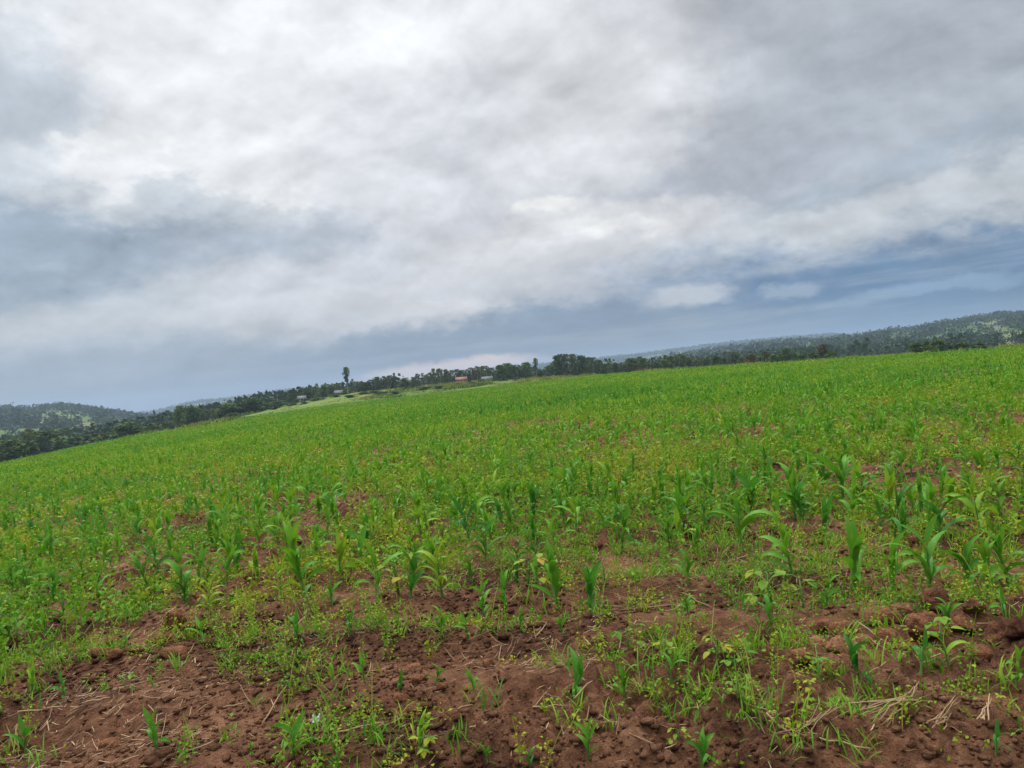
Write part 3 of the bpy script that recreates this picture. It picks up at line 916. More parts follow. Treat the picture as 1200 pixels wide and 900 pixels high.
# rough grass of the meadow past the crop
x, y, r, ph = wedge(150, 420, 60000)
ok = (r > tlook(r_e, ph) * 1.0) & (r < 415)
x, y = x[ok], y[ok]
dn = fbm(x / 14, y / 30, 3, 93)
ok = rng.uniform(size=len(x)) < sstep(0.3, 0.55, dn)
x, y, dn = x[ok], y[ok], dn[ok]
n = len(x); K = 5; oi = np.repeat(np.arange(n), K)
tall = 0.25 + 1.0 * sstep(0.52, 0.66, dn)
b = np.stack([x[oi] + rng.normal(0, 0.5, n * K), y[oi] + rng.normal(0, 0.5, n * K), ground0(x, y)[oi] - 0.05], -1)
V, Q, own = strips(b, rng.uniform(0, 6.28, n * K), rng.uniform(0.8, 1.5, n * K), rng.uniform(0.2, 1.2, n * K), tall[oi] * rng.uniform(0.5, 1.2, n * K), 0.28 * np.ones(n * K), 2,
                   prof=np.array([0.8, 1.0, 0.1]))
tn = np.clip(0.55 + 1.1 * (fbm(x / 10, y / 25, 2, 94) - 0.5) + rng.normal(0, 0.18, n), 0, 1)
MAT_ROUGH = leafy('rough_grass_blade', [(0.0, (0.035, 0.075, 0.018)), (0.4, (0.09, 0.15, 0.02)), (0.75, (0.20, 0.23, 0.04)), (1.0, (0.26, 0.20, 0.08))], 0.25, 0.6, 'attr', nscale=1.0)
o = obj('meadow_grass', np_mesh('meadow_grass', V, Q, None, MAT_ROUGH, False, {'tint': tn[oi][own]}))
tag(o, 'rough yellowish grass of the meadow between crop and treeline', 'grass', kind='stuff')

# straw: short dry bits lying on the soil
chunks = []; tints = []
for (r0, r1, dens, size) in ((2.4, 6, 340, 0.75), (6, 13, 150, 1.1), (13, 30, 30, 1.6)):
    area = 0.5 * rad(84) * (r1 * r1 - r0 * r0)
    x, y, r, ph = wedge(r0, r1, int(area * dens))
    ok = rng.uniform(size=len(x)) < 0.12 + 0.9 * sstep(0.48, 0.68, fbm(x * 0.9, y * 0.9, 3, 81))
    x, y = x[ok], y[ok]; n = len(x)
    ln = rng.gamma(2.0, 0.032, n) * size + 0.02
    az = rng.normal(0.3, 1.1, n)
    x2, y2 = x + ln * np.cos(az), y + ln * np.sin(az)
    za, zb = ground(x, y), ground(x2, y2)
    e = np.arctan2(zb - za, ln) + rng.uniform(0.0, 0.12, n)
    V, Q, own = strips(np.stack([x, y, za + 0.012], -1), az, e, rng.normal(0, 0.5, n), ln, rng.uniform(0.0025, 0.008, n) * size, 2, prof=np.array([0.8, 1.0, 0.7]))
    chunks.append((V, Q, None)); tints.append(rng.uniform(0, 1, n)[own])
V, Q, _ = merge(chunks)
o = obj('straw_litter', np_mesh('straw_litter', V, Q, None, MAT_STRAW, False, {'tint': np.concatenate(tints)}))
tag(o, 'short dry straw and chaff scattered over the red soil', 'straw', kind='stuff')


# ------------------------------------------------------------------ soil clods
def clod_mesh(seed):
    import bmesh
    bm = bmesh.new()
    bmesh.ops.create_icosphere(bm, subdivisions=4, radius=1.0)
    r = np.random.default_rng(seed)
    V = np.array([v.co[:] for v in bm.verts]); F = np.array([[v.index for v in f.verts] for f in bm.faces])
    bm.free()
    s = r.uniform(0, 50, 3)
    d = 0.62 + 0.5 * fbm(V[:, 0] * 1.3 + s[0] + V[:, 2], V[:, 1] * 1.3 + s[1] - V[:, 2], 3, seed)
    d += 0.16 * (fbm(V[:, 0] * 5 + V[:, 2] * 3 + s[2], V[:, 1] * 5 - V[:, 2] * 4, 3, seed + 9) - 0.5)
    V = V * d[:, None]
    d2_ = 1 + 0.30 * (fbm(V[:, 0] * 7 + s[1], V[:, 1] * 7 + V[:, 2] * 6, 4, seed + 5, 0.65) - 0.5)
    V = V * d2_[:, None]
    # a few broken flat faces
    for _ in range(7):
        n = r.normal(0, 1, 3); n /= np.linalg.norm(n)
        k = V @ n; lim = r.uniform(0.45, 0.68)
        V = V - n * (np.clip(k - lim, 0, None) * 0.8)[:, None]
    return np_mesh('soil_clod', V, None, F, MAT_CLOD, True)


CLODS = [clod_mesh(300 + k) for k in range(7)]
for (px, py, wpx, hpx, lab) in [
        (1096, 722, 32, 26, 'rounded red-brown clod, topmost beside the pale straw on the right'),
        (1084, 752, 40, 30, 'large split red-brown clod below the rounded one on the right'),
        (1028, 731, 40, 20, 'flat wide brown clod left of the rounded clod'),
        (988, 745, 28, 20, 'brown clod between the weeds and the flat wide clod'),
        (1042, 752, 26, 24, 'reddish pointed clod left of the large split clod'),
        (932, 757, 20, 24, 'dark brown clod at the right end of the yellow weeds'),
        (986, 776, 28, 20, 'brown clod just above the bent maize seedling'),
        (935, 786, 34, 18, 'low dark clod under the yellow weeds on the right'),
        (1018, 792, 30, 16, 'low clod touching the bent maize seedling on its right'),
        (1178, 745, 44, 22, 'long brown clod near the right edge'),
        (1168, 758, 24, 18, 'small clod in front of the long clod near the right edge'),
        (1195, 768, 30, 20, 'reddish clod cut off by the right edge of the photo'),
        (1090, 722, 14, 10, 'small clod leaning on the rounded red-brown clod'),
        (975, 838, 14, 10, 'small pale pebble-like clod above the loose straw'),
        (207, 735, 34, 24, 'largest brown clod of the left heap in bare soil'),
        (190, 750, 26, 16, 'brown clod in front of the largest clod of the left heap'),
        (228, 740, 26, 16, 'brown clod right of the largest clod of the left heap'),
        (130, 752, 22, 12, 'low clod beside a seedling left of the left heap'),
        (118, 775, 26, 14, 'dark clod under the weeds at left'),
        (135, 780, 22, 13, 'round clod right of the dark clod under the weeds'),
        (205, 773, 30, 12, 'long low clod in front of the left heap'),
        (345, 760, 20, 14, 'dark clod at the right end of the bright grass patch'),
        (395, 763, 18, 10, 'small clod below the first young plants in the middle'),
        (485, 785, 22, 14, 'brown clod between two seedlings in the second row'),
        (492, 808, 20, 14, 'pale crumbly clod between the third and fourth middle seedlings'),
        (520, 820, 16, 10, 'small clod at the foot of the middle seedlings'),
        (470, 822, 20, 10, 'low crumbly clod in front of the middle seedlings'),
        (572, 778, 18, 18, 'reddish clod above the last of the middle seedlings'),
        (128, 872, 26, 14, 'low brown clod left of the broad seedling at the bottom'),
        (10, 838, 34, 14, 'brown clod at the left edge of the photo'),
        (1165, 822, 36, 16, 'low dark clod at the right edge under the seedlings'),
        (890, 745, 18, 18, 'dark reddish clod in the middle of the yellow weeds'),
        (960, 768, 24, 16, 'small brown clod between the low dark clod and the brown clod'),
        (1008, 760, 26, 18, 'rough clod below the flat wide clod'),
        (1062, 772, 24, 14, 'crumbling clod in front of the large split clod'),
        (1130, 742, 26, 18, 'reddish clod right of the large split clod'),
        (1142, 726, 22, 14, 'small brown clod up right of the large split clod'),
        (1060, 728, 20, 14, 'small clod between the flat wide clod and the rounded clod'),
        (1150, 775, 26, 14, 'low clod in front of the small clod near the right edge'),
        (960, 738, 20, 14, 'small clod behind the brown clod by the weeds')]:
    x, y, z, r = hit(px, py)
    wm = wpx * r / FPX; hm = hpx * r / FPX
    o = obj('soil_clod', CLODS[int(rng.integers(0, 7))])
    k_ = 0.8 if px < 700 else 1.0
    o.location = (x, y, z + hm * 0.24)
    o.scale = (wm * 0.66 * k_, wm * 0.56 * k_, hm * 0.70 * k_)
    o.rotation_euler = (rng.normal(0, 0.15), rng.normal(0, 0.15), rng.uniform(-0.6, 0.6))
    tag(o, lab, 'soil clod', 'soil clods')
# fist-sized and smaller crumbs: uncountable
chunks = []
import bmesh
bm = bmesh.new(); bmesh.ops.create_icosphere(bm, subdivisions=1, radius=1.0)
IV = np.array([v.co[:] for v in bm.verts]); IF = np.array([[v.index for v in f.verts] for f in bm.faces]); bm.free()
for (r0, r1, dens, s0) in ((2.4, 6.5, 900, 0.0075), (6.5, 14, 110, 0.013)):
    area = 0.5 * rad(84) * (r1 * r1 - r0 * r0)
    x, y, r, ph = wedge(r0, r1, int(area * dens))
    ok = rng.uniform(size=len(x)) < 0.15 + sstep(0.45, 0.62, fbm(x * 0.7, y * 0.7, 3, 41))
    x, y = x[ok], y[ok]; n = len(x)
    sc = s0 * (0.5 + rng.gamma(1.6, 0.55, n))
    jit = 1 + rng.normal(0, 0.27, (n, len(IV)))
    V = IV[None] * jit[..., None] * (sc[:, None, None] * np.stack([rng.uniform(.8, 1.4, n), rng.uniform(.8, 1.3, n), rng.uniform(.45, .85, n)], -1)[:, None, :])
    V = V + np.stack([x, y, ground(x, y) + sc * 0.3], -1)[:, None, :]
    F = (IF[None] + (np.arange(n) * len(IV))[:, None, None]).reshape(-1, 3)
    chunks.append((V.reshape(-1, 3), None, F))
V, _, T = merge(chunks)
o = obj('soil_crumbs', np_mesh('soil_crumbs', V, None, T, MAT_SOIL, False))
tag(o, 'loose red-brown soil crumbs on the tilled ground', 'soil crumbs', kind='stuff')


# ------------------------------------------------------------------ dry stalks, straw bundles, litter
def stalk_between(p, q, rad_, wob=0.01):
    p = np.array(p); q = np.array(q)
    t = np.linspace(0, 1, 5)[:, None]
    pts = p + (q - p) * t + rng.normal(0, wob, (5, 3)) * np.sin(np.pi * t)
    return tube(pts, np.linspace(rad_, rad_ * 0.7, 5), 6)


STALKS = [((307, 846), (336, 816), 'leaning up left of the white scrap'), ((507, 845), (554, 830), 'long, right of the middle straw near the curved seedling'),
          ((551, 861), (571, 854), 'short, below the long stalk right of middle'), ((390, 869), (450, 850), 'long, right of the dark bottom seedling'),
          ((625, 836), (657, 830), 'short level one in front of the tall middle seedling'), ((611, 862), (627, 844), 'forked, left of the bottom middle seedling'),
          ((675, 840), (696, 820), 'slanted, right of the tall middle seedling'), ((861, 842), (879, 822), 'slanted, right of the yellowing bean plants'),
          ((1006, 736), (1055, 769), 'long, lying across the brown clods on the right'), ((900, 856), (932, 877), 'slanted down to the loose straw on the lower right'),
          ((954, 885), (1021, 891), 'thickest, level along the bottom on the right'), ((926, 804), (944, 815), 'short, under the yellow weeds on the right'),
          ((995, 850), (1015, 822), 'slanted, left of the straw fan'), ((1055, 741), (1162, 741), 'very long level one behind the large split clod'),
          ((22, 847), (75, 840), 'long level one near the left edge'), ((102, 837), (130, 829), 'short, beside the dark hollow on the left'),
          ((222, 895), (252, 885), 'short, right of the broad seedling at bottom left'), ((262, 834), (285, 829), 'short level one left of the leaning stalk'),
          ((1040, 800), (1010, 812), 'thin, right of the bent seedling'), ((800, 700), (835, 712), 'thin, near the straw patch past the bean plants')]
for (a, b, where) in STALKS:
    x1, y1, z1, r1 = hit(*a); x2, y2, z2, r2 = hit(*b)
    n_ = 24
    tt = np.linspace(0, 1, n_)
    gz = ground(x1 + (x2 - x1) * tt, y1 + (y2 - y1) * tt)
    sl = max(gz.max() - max(z1, z2), 0) * 0.5
    v, q, t = stalk_between((x1, y1, z1 + 0.012 + sl), (x2, y2, z2 + 0.014 + sl), 0.0048, 0.006)
    c = v.mean(0)
    o = obj('dry_stalk', np_mesh('dry_stalk', v - c, q, t, MAT_STRAW_O, True))
    o.location = c
    tag(o, f'pale dry maize stalk, {where}', 'dry stalk', 'dry maize stalks lying on the soil')
for (cxp, cyp, ends, lab) in [
        (1065, 856, [(1075, 814), (1072, 816), (1056, 830), (1040, 833), (1082, 840), (1020, 872), (1033, 877), (992, 862), (1017, 852), (1010, 868), (1048, 872)], 'fan of pale dry straw lying in the dark furrow on the right'),
        (1103, 886, [(1124, 836), (1127, 838), (1120, 842), (1112, 870)], 'narrow sheaf of dry straw right of the straw fan'),
        (1152, 868, [(1158, 846), (1162, 842), (1156, 850)], 'short upright tuft of dry straw rightmost among the straw heaps'),
        (940, 880, [(915, 893), (985, 876), (998, 870), (960, 890), (968, 868), (920, 870)], 'loose heap of dry straw left of the straw fan'),
        (750, 712, [(720, 702), (790, 708), (775, 722), (735, 724), (700, 710), (760, 698), (805, 716), (712, 722)], 'spread of dry straw in front of the yellow rolled leaf'),
        (1080, 700, [(1050, 706), (1120, 698), (1104, 690), (1060, 692), (1130, 706)], 'spread of dry straw under the tallest plants on the right')]:
    x0_, y0_, z0_, r0_ = hit(cxp, cyp)
    ch = []
    for rep in range(2):
        for (ex, ey) in ends:
            x2, y2, z2, r2 = hit(ex + rng.normal(0, 4 * rep), ey + rng.normal(0, 3 * rep))
            ch.append(stalk_between((x0_ + rng.normal(0, .02), y0_ + rng.normal(0, .02), z0_ + 0.03), (x2, y2, z2 + 0.03 + 0.02 * rng.uniform()), 0.0032, 0.0035))
    v, q, t = merge(ch)
    c = np.array([x0_, y0_, z0_])
    o = obj('straw_heap', np_mesh('straw_heap', v - c, q, t, MAT_STRAW_O, True))
    o.location = c
    tag(o, lab, 'straw heap', 'heaps of dry straw')

x, y, z, r = hit(370, 843)
n_ = 7
g = np.linspace(-0.5, 0.5, n_)
gx, gy = np.meshgrid(g, g)
V = np.stack([gx * 0.04 + 0.01 * gy, gy * 0.036, 0.011 * np.sin(gx * 7 + 1) * np.cos(gy * 6) + 0.02 + 0.02 * gy], -1).reshape(-1, 3)
Q = np.array([(i * n_ + j, i * n_ + j + 1, (i + 1) * n_ + j + 1, (i + 1) * n_ + j) for i in range(n_ - 1) for j in range(n_ - 1)])
MAT_PLASTIC = simple('white_film', (0.48, 0.52, 0.52), 0.4, 0.08, 60)
o = obj('plastic_scrap', np_mesh('plastic_scrap', V, Q, None, MAT_PLASTIC, True))
o.location = (x, y, z + 0.012); o.rotation_euler = (0.25, 0, 0.4)
md = o.modifiers.new('thickness', 'SOLIDIFY'); md.thickness = 0.0012
tag(o, 'small crumpled white plastic scrap on the bare red soil', 'litter')


# ------------------------------------------------------------------ bean plants: broad yellowing leaves among the weeds
def bean_variant(seed, nleaf):
    r = np.random.default_rng(seed)
    st = []; lv = []; tn = []
    V0, Q0, T0 = tube([(0, 0, -0.1), (0.03, 0.0, 0.4), (0.05, 0.02, 0.85)], [0.03, 0.025, 0.012], 5); st.append((V0, Q0, T0))
    for k in range(nleaf):
        az = k * 2.4 + r.normal(0, 0.4); h = 0.25 + 0.6 * (k + 0.5) / nleaf
        out = np.array([math.cos(az), math.sin(az), 0]); tip = np.array([0.04, 0.01, h]) + out * r.uniform(0.18, 0.38) + np.array([0, 0, r.uniform(0.02, 0.22)])
        st.append(tube([(0.04, 0.01, h), tuple((np.array([0.04, 0.01, h]) + tip) / 2 + np.array([0, 0, 0.05])), tuple(tip)], [0.012, 0.010, 0.008], 4))
        for side in (-1, 0, 1) if r.uniform() < 0.7 else (0,):
            a2 = az + side * 1.2; L = r.uniform(0.17, 0.3); W = L * 0.72
            d = np.array([math.cos(a2), math.sin(a2), r.normal(-0.25, 0.35)]); d /= np.linalg.norm(d)
            s = np.array([-math.sin(a2), math.cos(a2), 0]); nn = np.cross(d, s)
            u = np.linspace(0, 1, 6); wv_ = W * 0.5 * np.array([0.08, 0.75, 1.0, 0.85, 0.5, 0.02])
            cen = tip + d * (u * L)[:, None] - np.array([0, 0, 1]) * (u ** 2 * L * 0.25)[:, None]
            Lf = cen + s * wv_[:, None] + nn * (wv_ * 0.25)[:, None]; Rg = cen - s * wv_[:, None] + nn * (wv_ * 0.25)[:, None]
            v = np.stack([Lf, cen, Rg], 1).reshape(-1, 3)
            q = []
            for i in range(5):
                for j in range(2):
                    q.append((i * 3 + j, i * 3 + j + 1, i * 3 + j + 4, i * 3 + j + 3))
            lv.append((v, np.array(q), None)); tn.append(np.full(len(v), np.clip(r.normal(0.5, 0.28), 0, 1)))
    v, q, t = merge(st); stem = np_mesh('stem', v, q, t, MAT_STALK, True, {'tint': np.full(len(v), 0.8)})
    v, q, t = merge(lv); leaf = np_mesh('leaves', v, q, None, MAT_BEAN, True, {'tint': np.concatenate(tn)})
    return stem, leaf


BEANS = [bean_variant(400 + k, 4 + k % 3) for k in range(6)]
for (px, py, h, lab) in [
        (738, 762, 36, 'bean plant with pale green leaf standing past the tall middle seedling'), (782, 790, 30, 'bean plant with an orange and yellow leaf by dark hollow'),
        (842, 792, 32, 'green bean plant at the left of the bean cluster below the weeds'), (862, 802, 36, 'tallest yellow-green bean plant of the cluster below the weeds'),
        (866, 842, 26, 'small bean plant with one upright leaf below the bean cluster'), (798, 884, 22, 'bean plant with a wide yellow leaf beside the bottom seedling'),
        (730, 832, 16, 'tiny bean plant with one yellow leaf on bare soil'), (1106, 776, 40, 'bean plant with a large bright yellow leaf over the clods'),
        (958, 800, 32, 'yellow-green bean plant left of the bent seedling'), (950, 822, 22, 'wilted yellow bean plant under the yellow-green one'),
        (1002, 834, 14, 'tiny yellowing bean plant above the loose straw'), (500, 900, 34, 'bean plant with broad leaves in front of the curved seedling'),
        (430, 846, 12, 'tiny yellow bean plant between straw in the middle'), (146, 812, 18, 'bean plant with bright yellow leaves in bare soil at left'),
        (22, 756, 26, 'yellow bean plant at the left edge above the bare soil'), (620, 700, 36, 'bushy bean plant between the tall maize plants'),
        (1174, 842, 16, 'small bean plant near the right edge above the straw'), (468, 700, 50, 'bushy yellow bean plant beneath the tallest middle maize plants'),
        (905, 715, 46, 'bushy yellow bean plant in the weed patch on the right'), (942, 720, 40, 'yellow bean plant at the right end of the weed patch')]:
    x, y, z, r = hit(px, py)
    H = h * r / FPX
    st, lf = BEANS[int(rng.integers(0, 6))]
    o = empty('bean_plant', (x, y, z - 0.005), rng.uniform(0, 6.28), (H * 1.25, H * 1.25, H * 1.05))
    tag(o, lab, 'bean plant', 'bean plants in the field')
    obj('stem', st, o); obj('leaves', lf, o)


# ------------------------------------------------------------------ trees
def crown_cloud(seed, kind):
    """unit tree: height 1, crown radius about 0.5 (scaled in x and y per tree)"""
    r = np.random.default_rng(seed)
    if kind == 'euc':
        nc, z0, K, ls = 40, 0.08, 46, 0.042
    elif kind == 'cyp':
        nc, z0, K, ls = 20, 0.12, 26, 0.05
    elif kind == 'lone':
        nc, z0, K, ls = 60, 0.46, 40, 0.032
    elif kind == 'shrub':
        nc, z0, K, ls = 20, 0.0, 26, 0.085
    else:
        nc, z0, K, ls = 40, 0.06, 46, 0.048
    zc = z0 + (1 - z0) * (np.arange(nc) + r.uniform(0.2, 0.8, nc)) / nc
    t = (zc - z0) / (1 - z0)
    if kind == 'cyp':
        prof = (1 - t) ** 0.7 * 0.9 + 0.08
    elif kind == 'euc':
        prof = np.interp(t, [0, .2, .55, .85, 1], [.6, .85, 1, .85, .4])
    elif kind == 'lone':
        prof = np.interp(t, [0, .15, .5, .85, 1], [.3, .7, 1, .8, .2])
    elif kind == 'shrub':
        prof = np.interp(t, [0, .4, .8, 1], [1, 1, .7, .3])
    else:
        prof = np.interp(t, [0, .25, .55, .85, 1], [.6, .95, 1, .7, .2])
    th = r.uniform(0, 6.28, nc); rd = np.sqrt(r.uniform(0.05, 1, nc)) * prof * 0.36
    cc = np.stack([rd * np.cos(th), rd * np.sin(th), zc], -1)
    cs = r.uniform(0.6, 1.3, nc) * (0.15 if kind == 'lone' else 0.16 if kind in ('euc', 'lone', 'cyp') else 0.19)
    oi = np.repeat(np.arange(nc), K); n = nc * K
    d = r.normal(0, 1, (n, 3)); d /= np.linalg.norm(d, axis=1)[:, None]
    d *= (r.uniform(0.2, 1, n) ** 0.5)[:, None]
    hz = 0.5 if kind in ('euc', 'cyp', 'lone') else 0.62
    P_ = cc[oi] + d * cs[oi][:, None] * np.array([1, 1, hz])
    P_[:, 2] = np.clip(P_[:, 2], 0.01 if kind == 'shrub' else z0 * 0.7, 1.0)
    a = r.normal(0, 1, (n, 3)); a /= np.linalg.norm(a, axis=1)[:, None]
    b = np.cross(a, r.normal(0, 1, (n, 3))); b /= np.linalg.norm(b, axis=1)[:, None]
    s = ls * r.uniform(0.6, 1.4, n)[:, None]
    wid = np.array([1.0, 1.0, 0.55 if kind in ('euc', 'cyp', 'lone') else 0.7])
    V = np.stack([P_ - a * s * wid, P_ - b * s * .7 * wid, P_ + a * s * wid, P_ + b * s * .7 * wid], 1).reshape(-1, 3)
    tint = np.repeat(np.clip(r.normal(0.5, 0.25, nc)[oi] + r.normal(0, 0.1, n), 0, 1), 4)
    return V, np.arange(n * 4).reshape(-1, 4), tint, cc


def tree_variant(seed, kind, leafm, barkm):
    V, Q, tint, cc = crown_cloud(seed, kind)
    crown = np_mesh('crown', V, Q, None, leafm, False, {'tint': tint})
    r = np.random.default_rng(seed + 1)
    top = 0.92 if kind != 'shrub' else 0.7
    k = 6
    hz = np.linspace(-0.03, top, k)
    wob = np.cumsum(r.normal(0, 0.012, (k, 2)), 0)
    pts = np.concatenate([wob, hz[:, None]], 1)
    w0 = {'round': 0.045, 'shrub': 0.03}.get(kind, 0.034)
    ch = [tube(pts, np.linspace(w0, 0.006, k), 6)]
    for c in cc[r.permutation(len(cc))[:7]]:
        zb = max(0.04, c[2] - 0.16); bx = np.interp(zb, hz, pts[:, 0]); by = np.interp(zb, hz, pts[:, 1])
        ch.append(tube([(bx, by, zb), tuple((np.array([bx, by, zb]) + c) / 2 + np.array([0, 0, -.01])), tuple(c)], [0.012, 0.008, 0.004], 4))
    v, q, t = merge(ch)
    return crown, np_mesh('trunk', v, q, t, barkm, True)


TREES = {
    'euc': [tree_variant(500 + k, 'euc', MAT_EUC, MAT_PALEBARK) for k in range(5)],
    'cyp': [tree_variant(520 + k, 'cyp', MAT_TREE, MAT_BARK) for k in range(3)],
    'round': [tree_variant(540 + k, 'round', MAT_TREE, MAT_BARK) for k in range(5)],
    'brown': [tree_variant(560 + k, 'round', MAT_BROWN, MAT_BARK) for k in range(3)],
    'shrub': [tree_variant(580 + k, 'shrub', MAT_TREE, MAT_BARK) for k in range(4)],
    'lone': [tree_variant(600, 'lone', MAT_EUC, MAT_PALEBARK)],
}
NAMES = {'euc': ('eucalyptus_tree', 'tree'), 'cyp': ('conifer_tree', 'tree'), 'round': ('leafy_tree', 'tree'), 'brown': ('russet_tree', 'tree'),
         'shrub': ('shrub', 'shrub'), 'lone': ('tall_tree', 'tree')}
LOOK = {'euc': 'slender eucalyptus', 'cyp': 'narrow conifer', 'round': 'leafy tree', 'brown': 'russet tree', 'shrub': 'low shrub',
        'lone': 'tallest lone tree with bare pale trunk'}
# rows: (place for the label, distance in m, jitter of the distance, [(px, top y, width px, kind)])
ROWS = [
    ('in the hollow at the left edge', 300, 25, [(8, 516, 32, 'round'), (26, 517, 30, 'round'), (32, 503, 13, 'euc'), (53, 505, 40, 'round'), (74, 521, 26, 'shrub'), (90, 513, 24, 'shrub'), (110, 509, 28, 'shrub'),
        (128, 507, 26, 'shrub'), (142, 507, 22, 'round'), (150, 495, 28, 'round'), (166, 505, 18, 'shrub'), (180, 496, 20, 'round'), (197, 493, 14, 'euc')]),
    ('in the row between hollow and lone tree', 310, 15, [(211, 476, 15, 'round'), (225, 476, 18, 'round'), (240, 481, 10, 'euc'), (249, 479, 11, 'cyp'), (258, 478, 12, 'round'), (268, 473, 22, 'round'), (281, 473, 18, 'round'),
        (295, 466, 20, 'round'), (310, 472, 17, 'shrub'), (324, 470, 15, 'round'), (334, 459, 7, 'cyp')]),
    ('in the treeline left of the lone tree', 355, 12, [(343, 457, 12, 'round'), (351, 453, 9, 'euc'), (359, 455, 10, 'round'), (365, 454, 8, 'euc'), (371, 450, 8, 'cyp'), (379, 451, 10, 'round'), (388, 451, 10, 'round'),
        (396, 449, 9, 'euc'), (401, 448, 7, 'cyp')]),
    ('above the long meadow', 355, 10, [(405, 430.5, 8, 'lone')]),
    ('in the treeline between lone tree and orange house', 360, 12, [(413, 444, 7, 'cyp'), (420, 447, 8, 'euc'), (427, 448, 9, 'round'), (435, 445, 9, 'euc'), (441, 442, 9, 'round'), (450, 441, 9, 'euc'), (456, 440, 8, 'euc'),
        (462, 441, 8, 'euc'), (468, 444, 6, 'cyp'), (474, 443, 12, 'round'), (483, 442, 7, 'euc'), (489, 438, 7, 'euc'), (495, 437, 7, 'cyp'), (502, 437, 9, 'euc'), (509, 432, 8, 'euc'), (515, 432, 8, 'euc'),
        (521, 433, 8, 'euc')]),
    ('in the treeline behind the orange house', 385, 10, [(528, 434, 9, 'euc'), (534, 433, 9, 'euc'), (540, 434, 9, 'round'), (546, 433, 8, 'euc'), (552, 431, 9, 'euc'), (558, 430, 9, 'euc'), (563, 430, 9, 'euc'),
        (569, 429, 9, 'euc'), (575, 431, 10, 'euc')]),
    ('right of the orange house', 345, 10, [(586, 428, 12, 'round'), (594, 426, 14, 'round'), (602, 428, 11, 'round'), (609, 433, 9, 'shrub'), (616, 425, 12, 'round'), (620, 430, 9, 'euc'), (627, 420, 6, 'lone'), (632, 434, 10, 'shrub')]),
    ('in the tall thick clump past the house', 330, 12, [(644, 428, 10, 'euc'), (652, 417, 14, 'round'), (658, 415, 12, 'euc'), (665, 415, 12, 'euc'), (672, 415, 13, 'euc'), (680, 417, 13, 'round'), (688, 419, 13, 'round'), (694, 419, 11, 'euc'), (701, 422, 11, 'round')]),
    ('behind the crest right of the thick clump', 300, 15, [(708, 427, 9, 'round'), (714, 420, 9, 'cyp'), (721, 426, 10, 'round'), (729, 426, 10, 'euc'), (739, 420, 14, 'round'), (746, 424, 9, 'brown'), (752, 420, 13, 'round'),
        (761, 425, 10, 'euc'), (770, 425, 11, 'round'), (778, 421, 11, 'round'), (786, 418, 12, 'round'), (796, 415, 14, 'euc'), (807, 419, 12, 'round')]),
    ('behind the crest left of the russet trees', 270, 12, [(817, 419, 11, 'euc'), (827, 420, 12, 'round'), (838, 418, 12, 'round'), (848, 420, 12, 'shrub'), (860, 413, 12, 'euc'), (870, 418, 11, 'round')]),
    ('in the russet group behind the crest', 250, 10, [(880, 415, 13, 'brown'), (889, 418, 11, 'shrub'), (897, 412, 9, 'brown'), (906, 416, 12, 'round'), (914, 414, 10, 'round'), (921, 409, 13, 'round'), (930, 414, 12, 'round')]),
    ('behind the crest around the last russet tree', 235, 10, [(941, 415, 12, 'shrub'), (952, 413, 12, 'shrub'), (964, 404, 12, 'brown'), (974, 413, 13, 'shrub')]),
    ('on the crest at right', 190, 8, [(1072, 402, 15, 'shrub'), (1085, 400, 14, 'shrub'), (1097, 399, 17, 'shrub'), (1108, 402, 13, 'shrub'), (1126, 402, 16, 'shrub'), (1146, 402, 14, 'shrub')]),
    ('at the foot of the farm houses', 335, 5, [(346, 468.5, 8, 'shrub'), (360, 467, 9, 'shrub'), (389, 463, 8, 'shrub'), (404, 461.5, 9, 'shrub'), (531, 448, 9, 'shrub'), (549, 446.5, 8, 'shrub'), (563, 445.5, 8, 'shrub'), (581, 444, 9, 'shrub')]),
    ('on the meadow above the field edge', 290, 25, [(255, 491, 12, 'shrub'), (263, 489, 10, 'shrub'), (290, 482, 10, 'shrub'), (322, 477, 12, 'shrub'), (356, 471, 10, 'shrub'), (410, 464, 14, 'shrub'), (447, 462, 18, 'shrub'), (462, 459, 14, 'shrub'), (553, 450, 10, 'shrub'), (590, 444, 12, 'shrub'), (606, 443, 9, 'shrub'), (272, 484, 14, 'shrub'), (306, 480, 16, 'shrub'), (340, 472, 14, 'shrub'), (372, 466, 18, 'shrub'), (392, 467, 14, 'shrub'), (426, 459, 9, 'round'), (436, 464, 22, 'shrub'), (482, 458, 26, 'shrub'),
        (500, 456, 20, 'shrub'), (515, 454, 14, 'shrub'), (536, 452, 12, 'shrub')]),
]
for (place, r0, jr, lst) in ROWS:
    groups = {}
    for e in lst:
        groups.setdefault(e[3], []).append(e)
    groups = {k: sorted(v) for k, v in groups.items()}
    for kind, es in groups.items():
        for i, (px, yt, wp, _) in enumerate(es, 1):
            r = r0 + rng.uniform(-jr, jr)
            x, y, z, ztop = at(px, yt, r)
            H = max(ztop - z, 1.0)
            wm = wp * r / FPX * 1.4
            if len(es) == 1:
                lab = f"{LOOK[kind]} {place}"
            else:
                lab = (f"{ordl(i, len(es))} {LOOK[kind]} {place}" if i in (1, len(es)) else f"{ORD[i]} {LOOK[kind]} from left {place}")
            vr = TREES[kind]
            crown, trunk = vr[int(rng.integers(0, len(vr)))]
            o = empty(NAMES[kind][0], (x, y, z), rng.uniform(0, 6.28), (wm, wm, H))
            tag(o, lab, NAMES[kind][1], ('shrubs ' if kind == 'shrub' else 'trees ') + place)
            obj('trunk', trunk, o); obj('crown', crown, o)

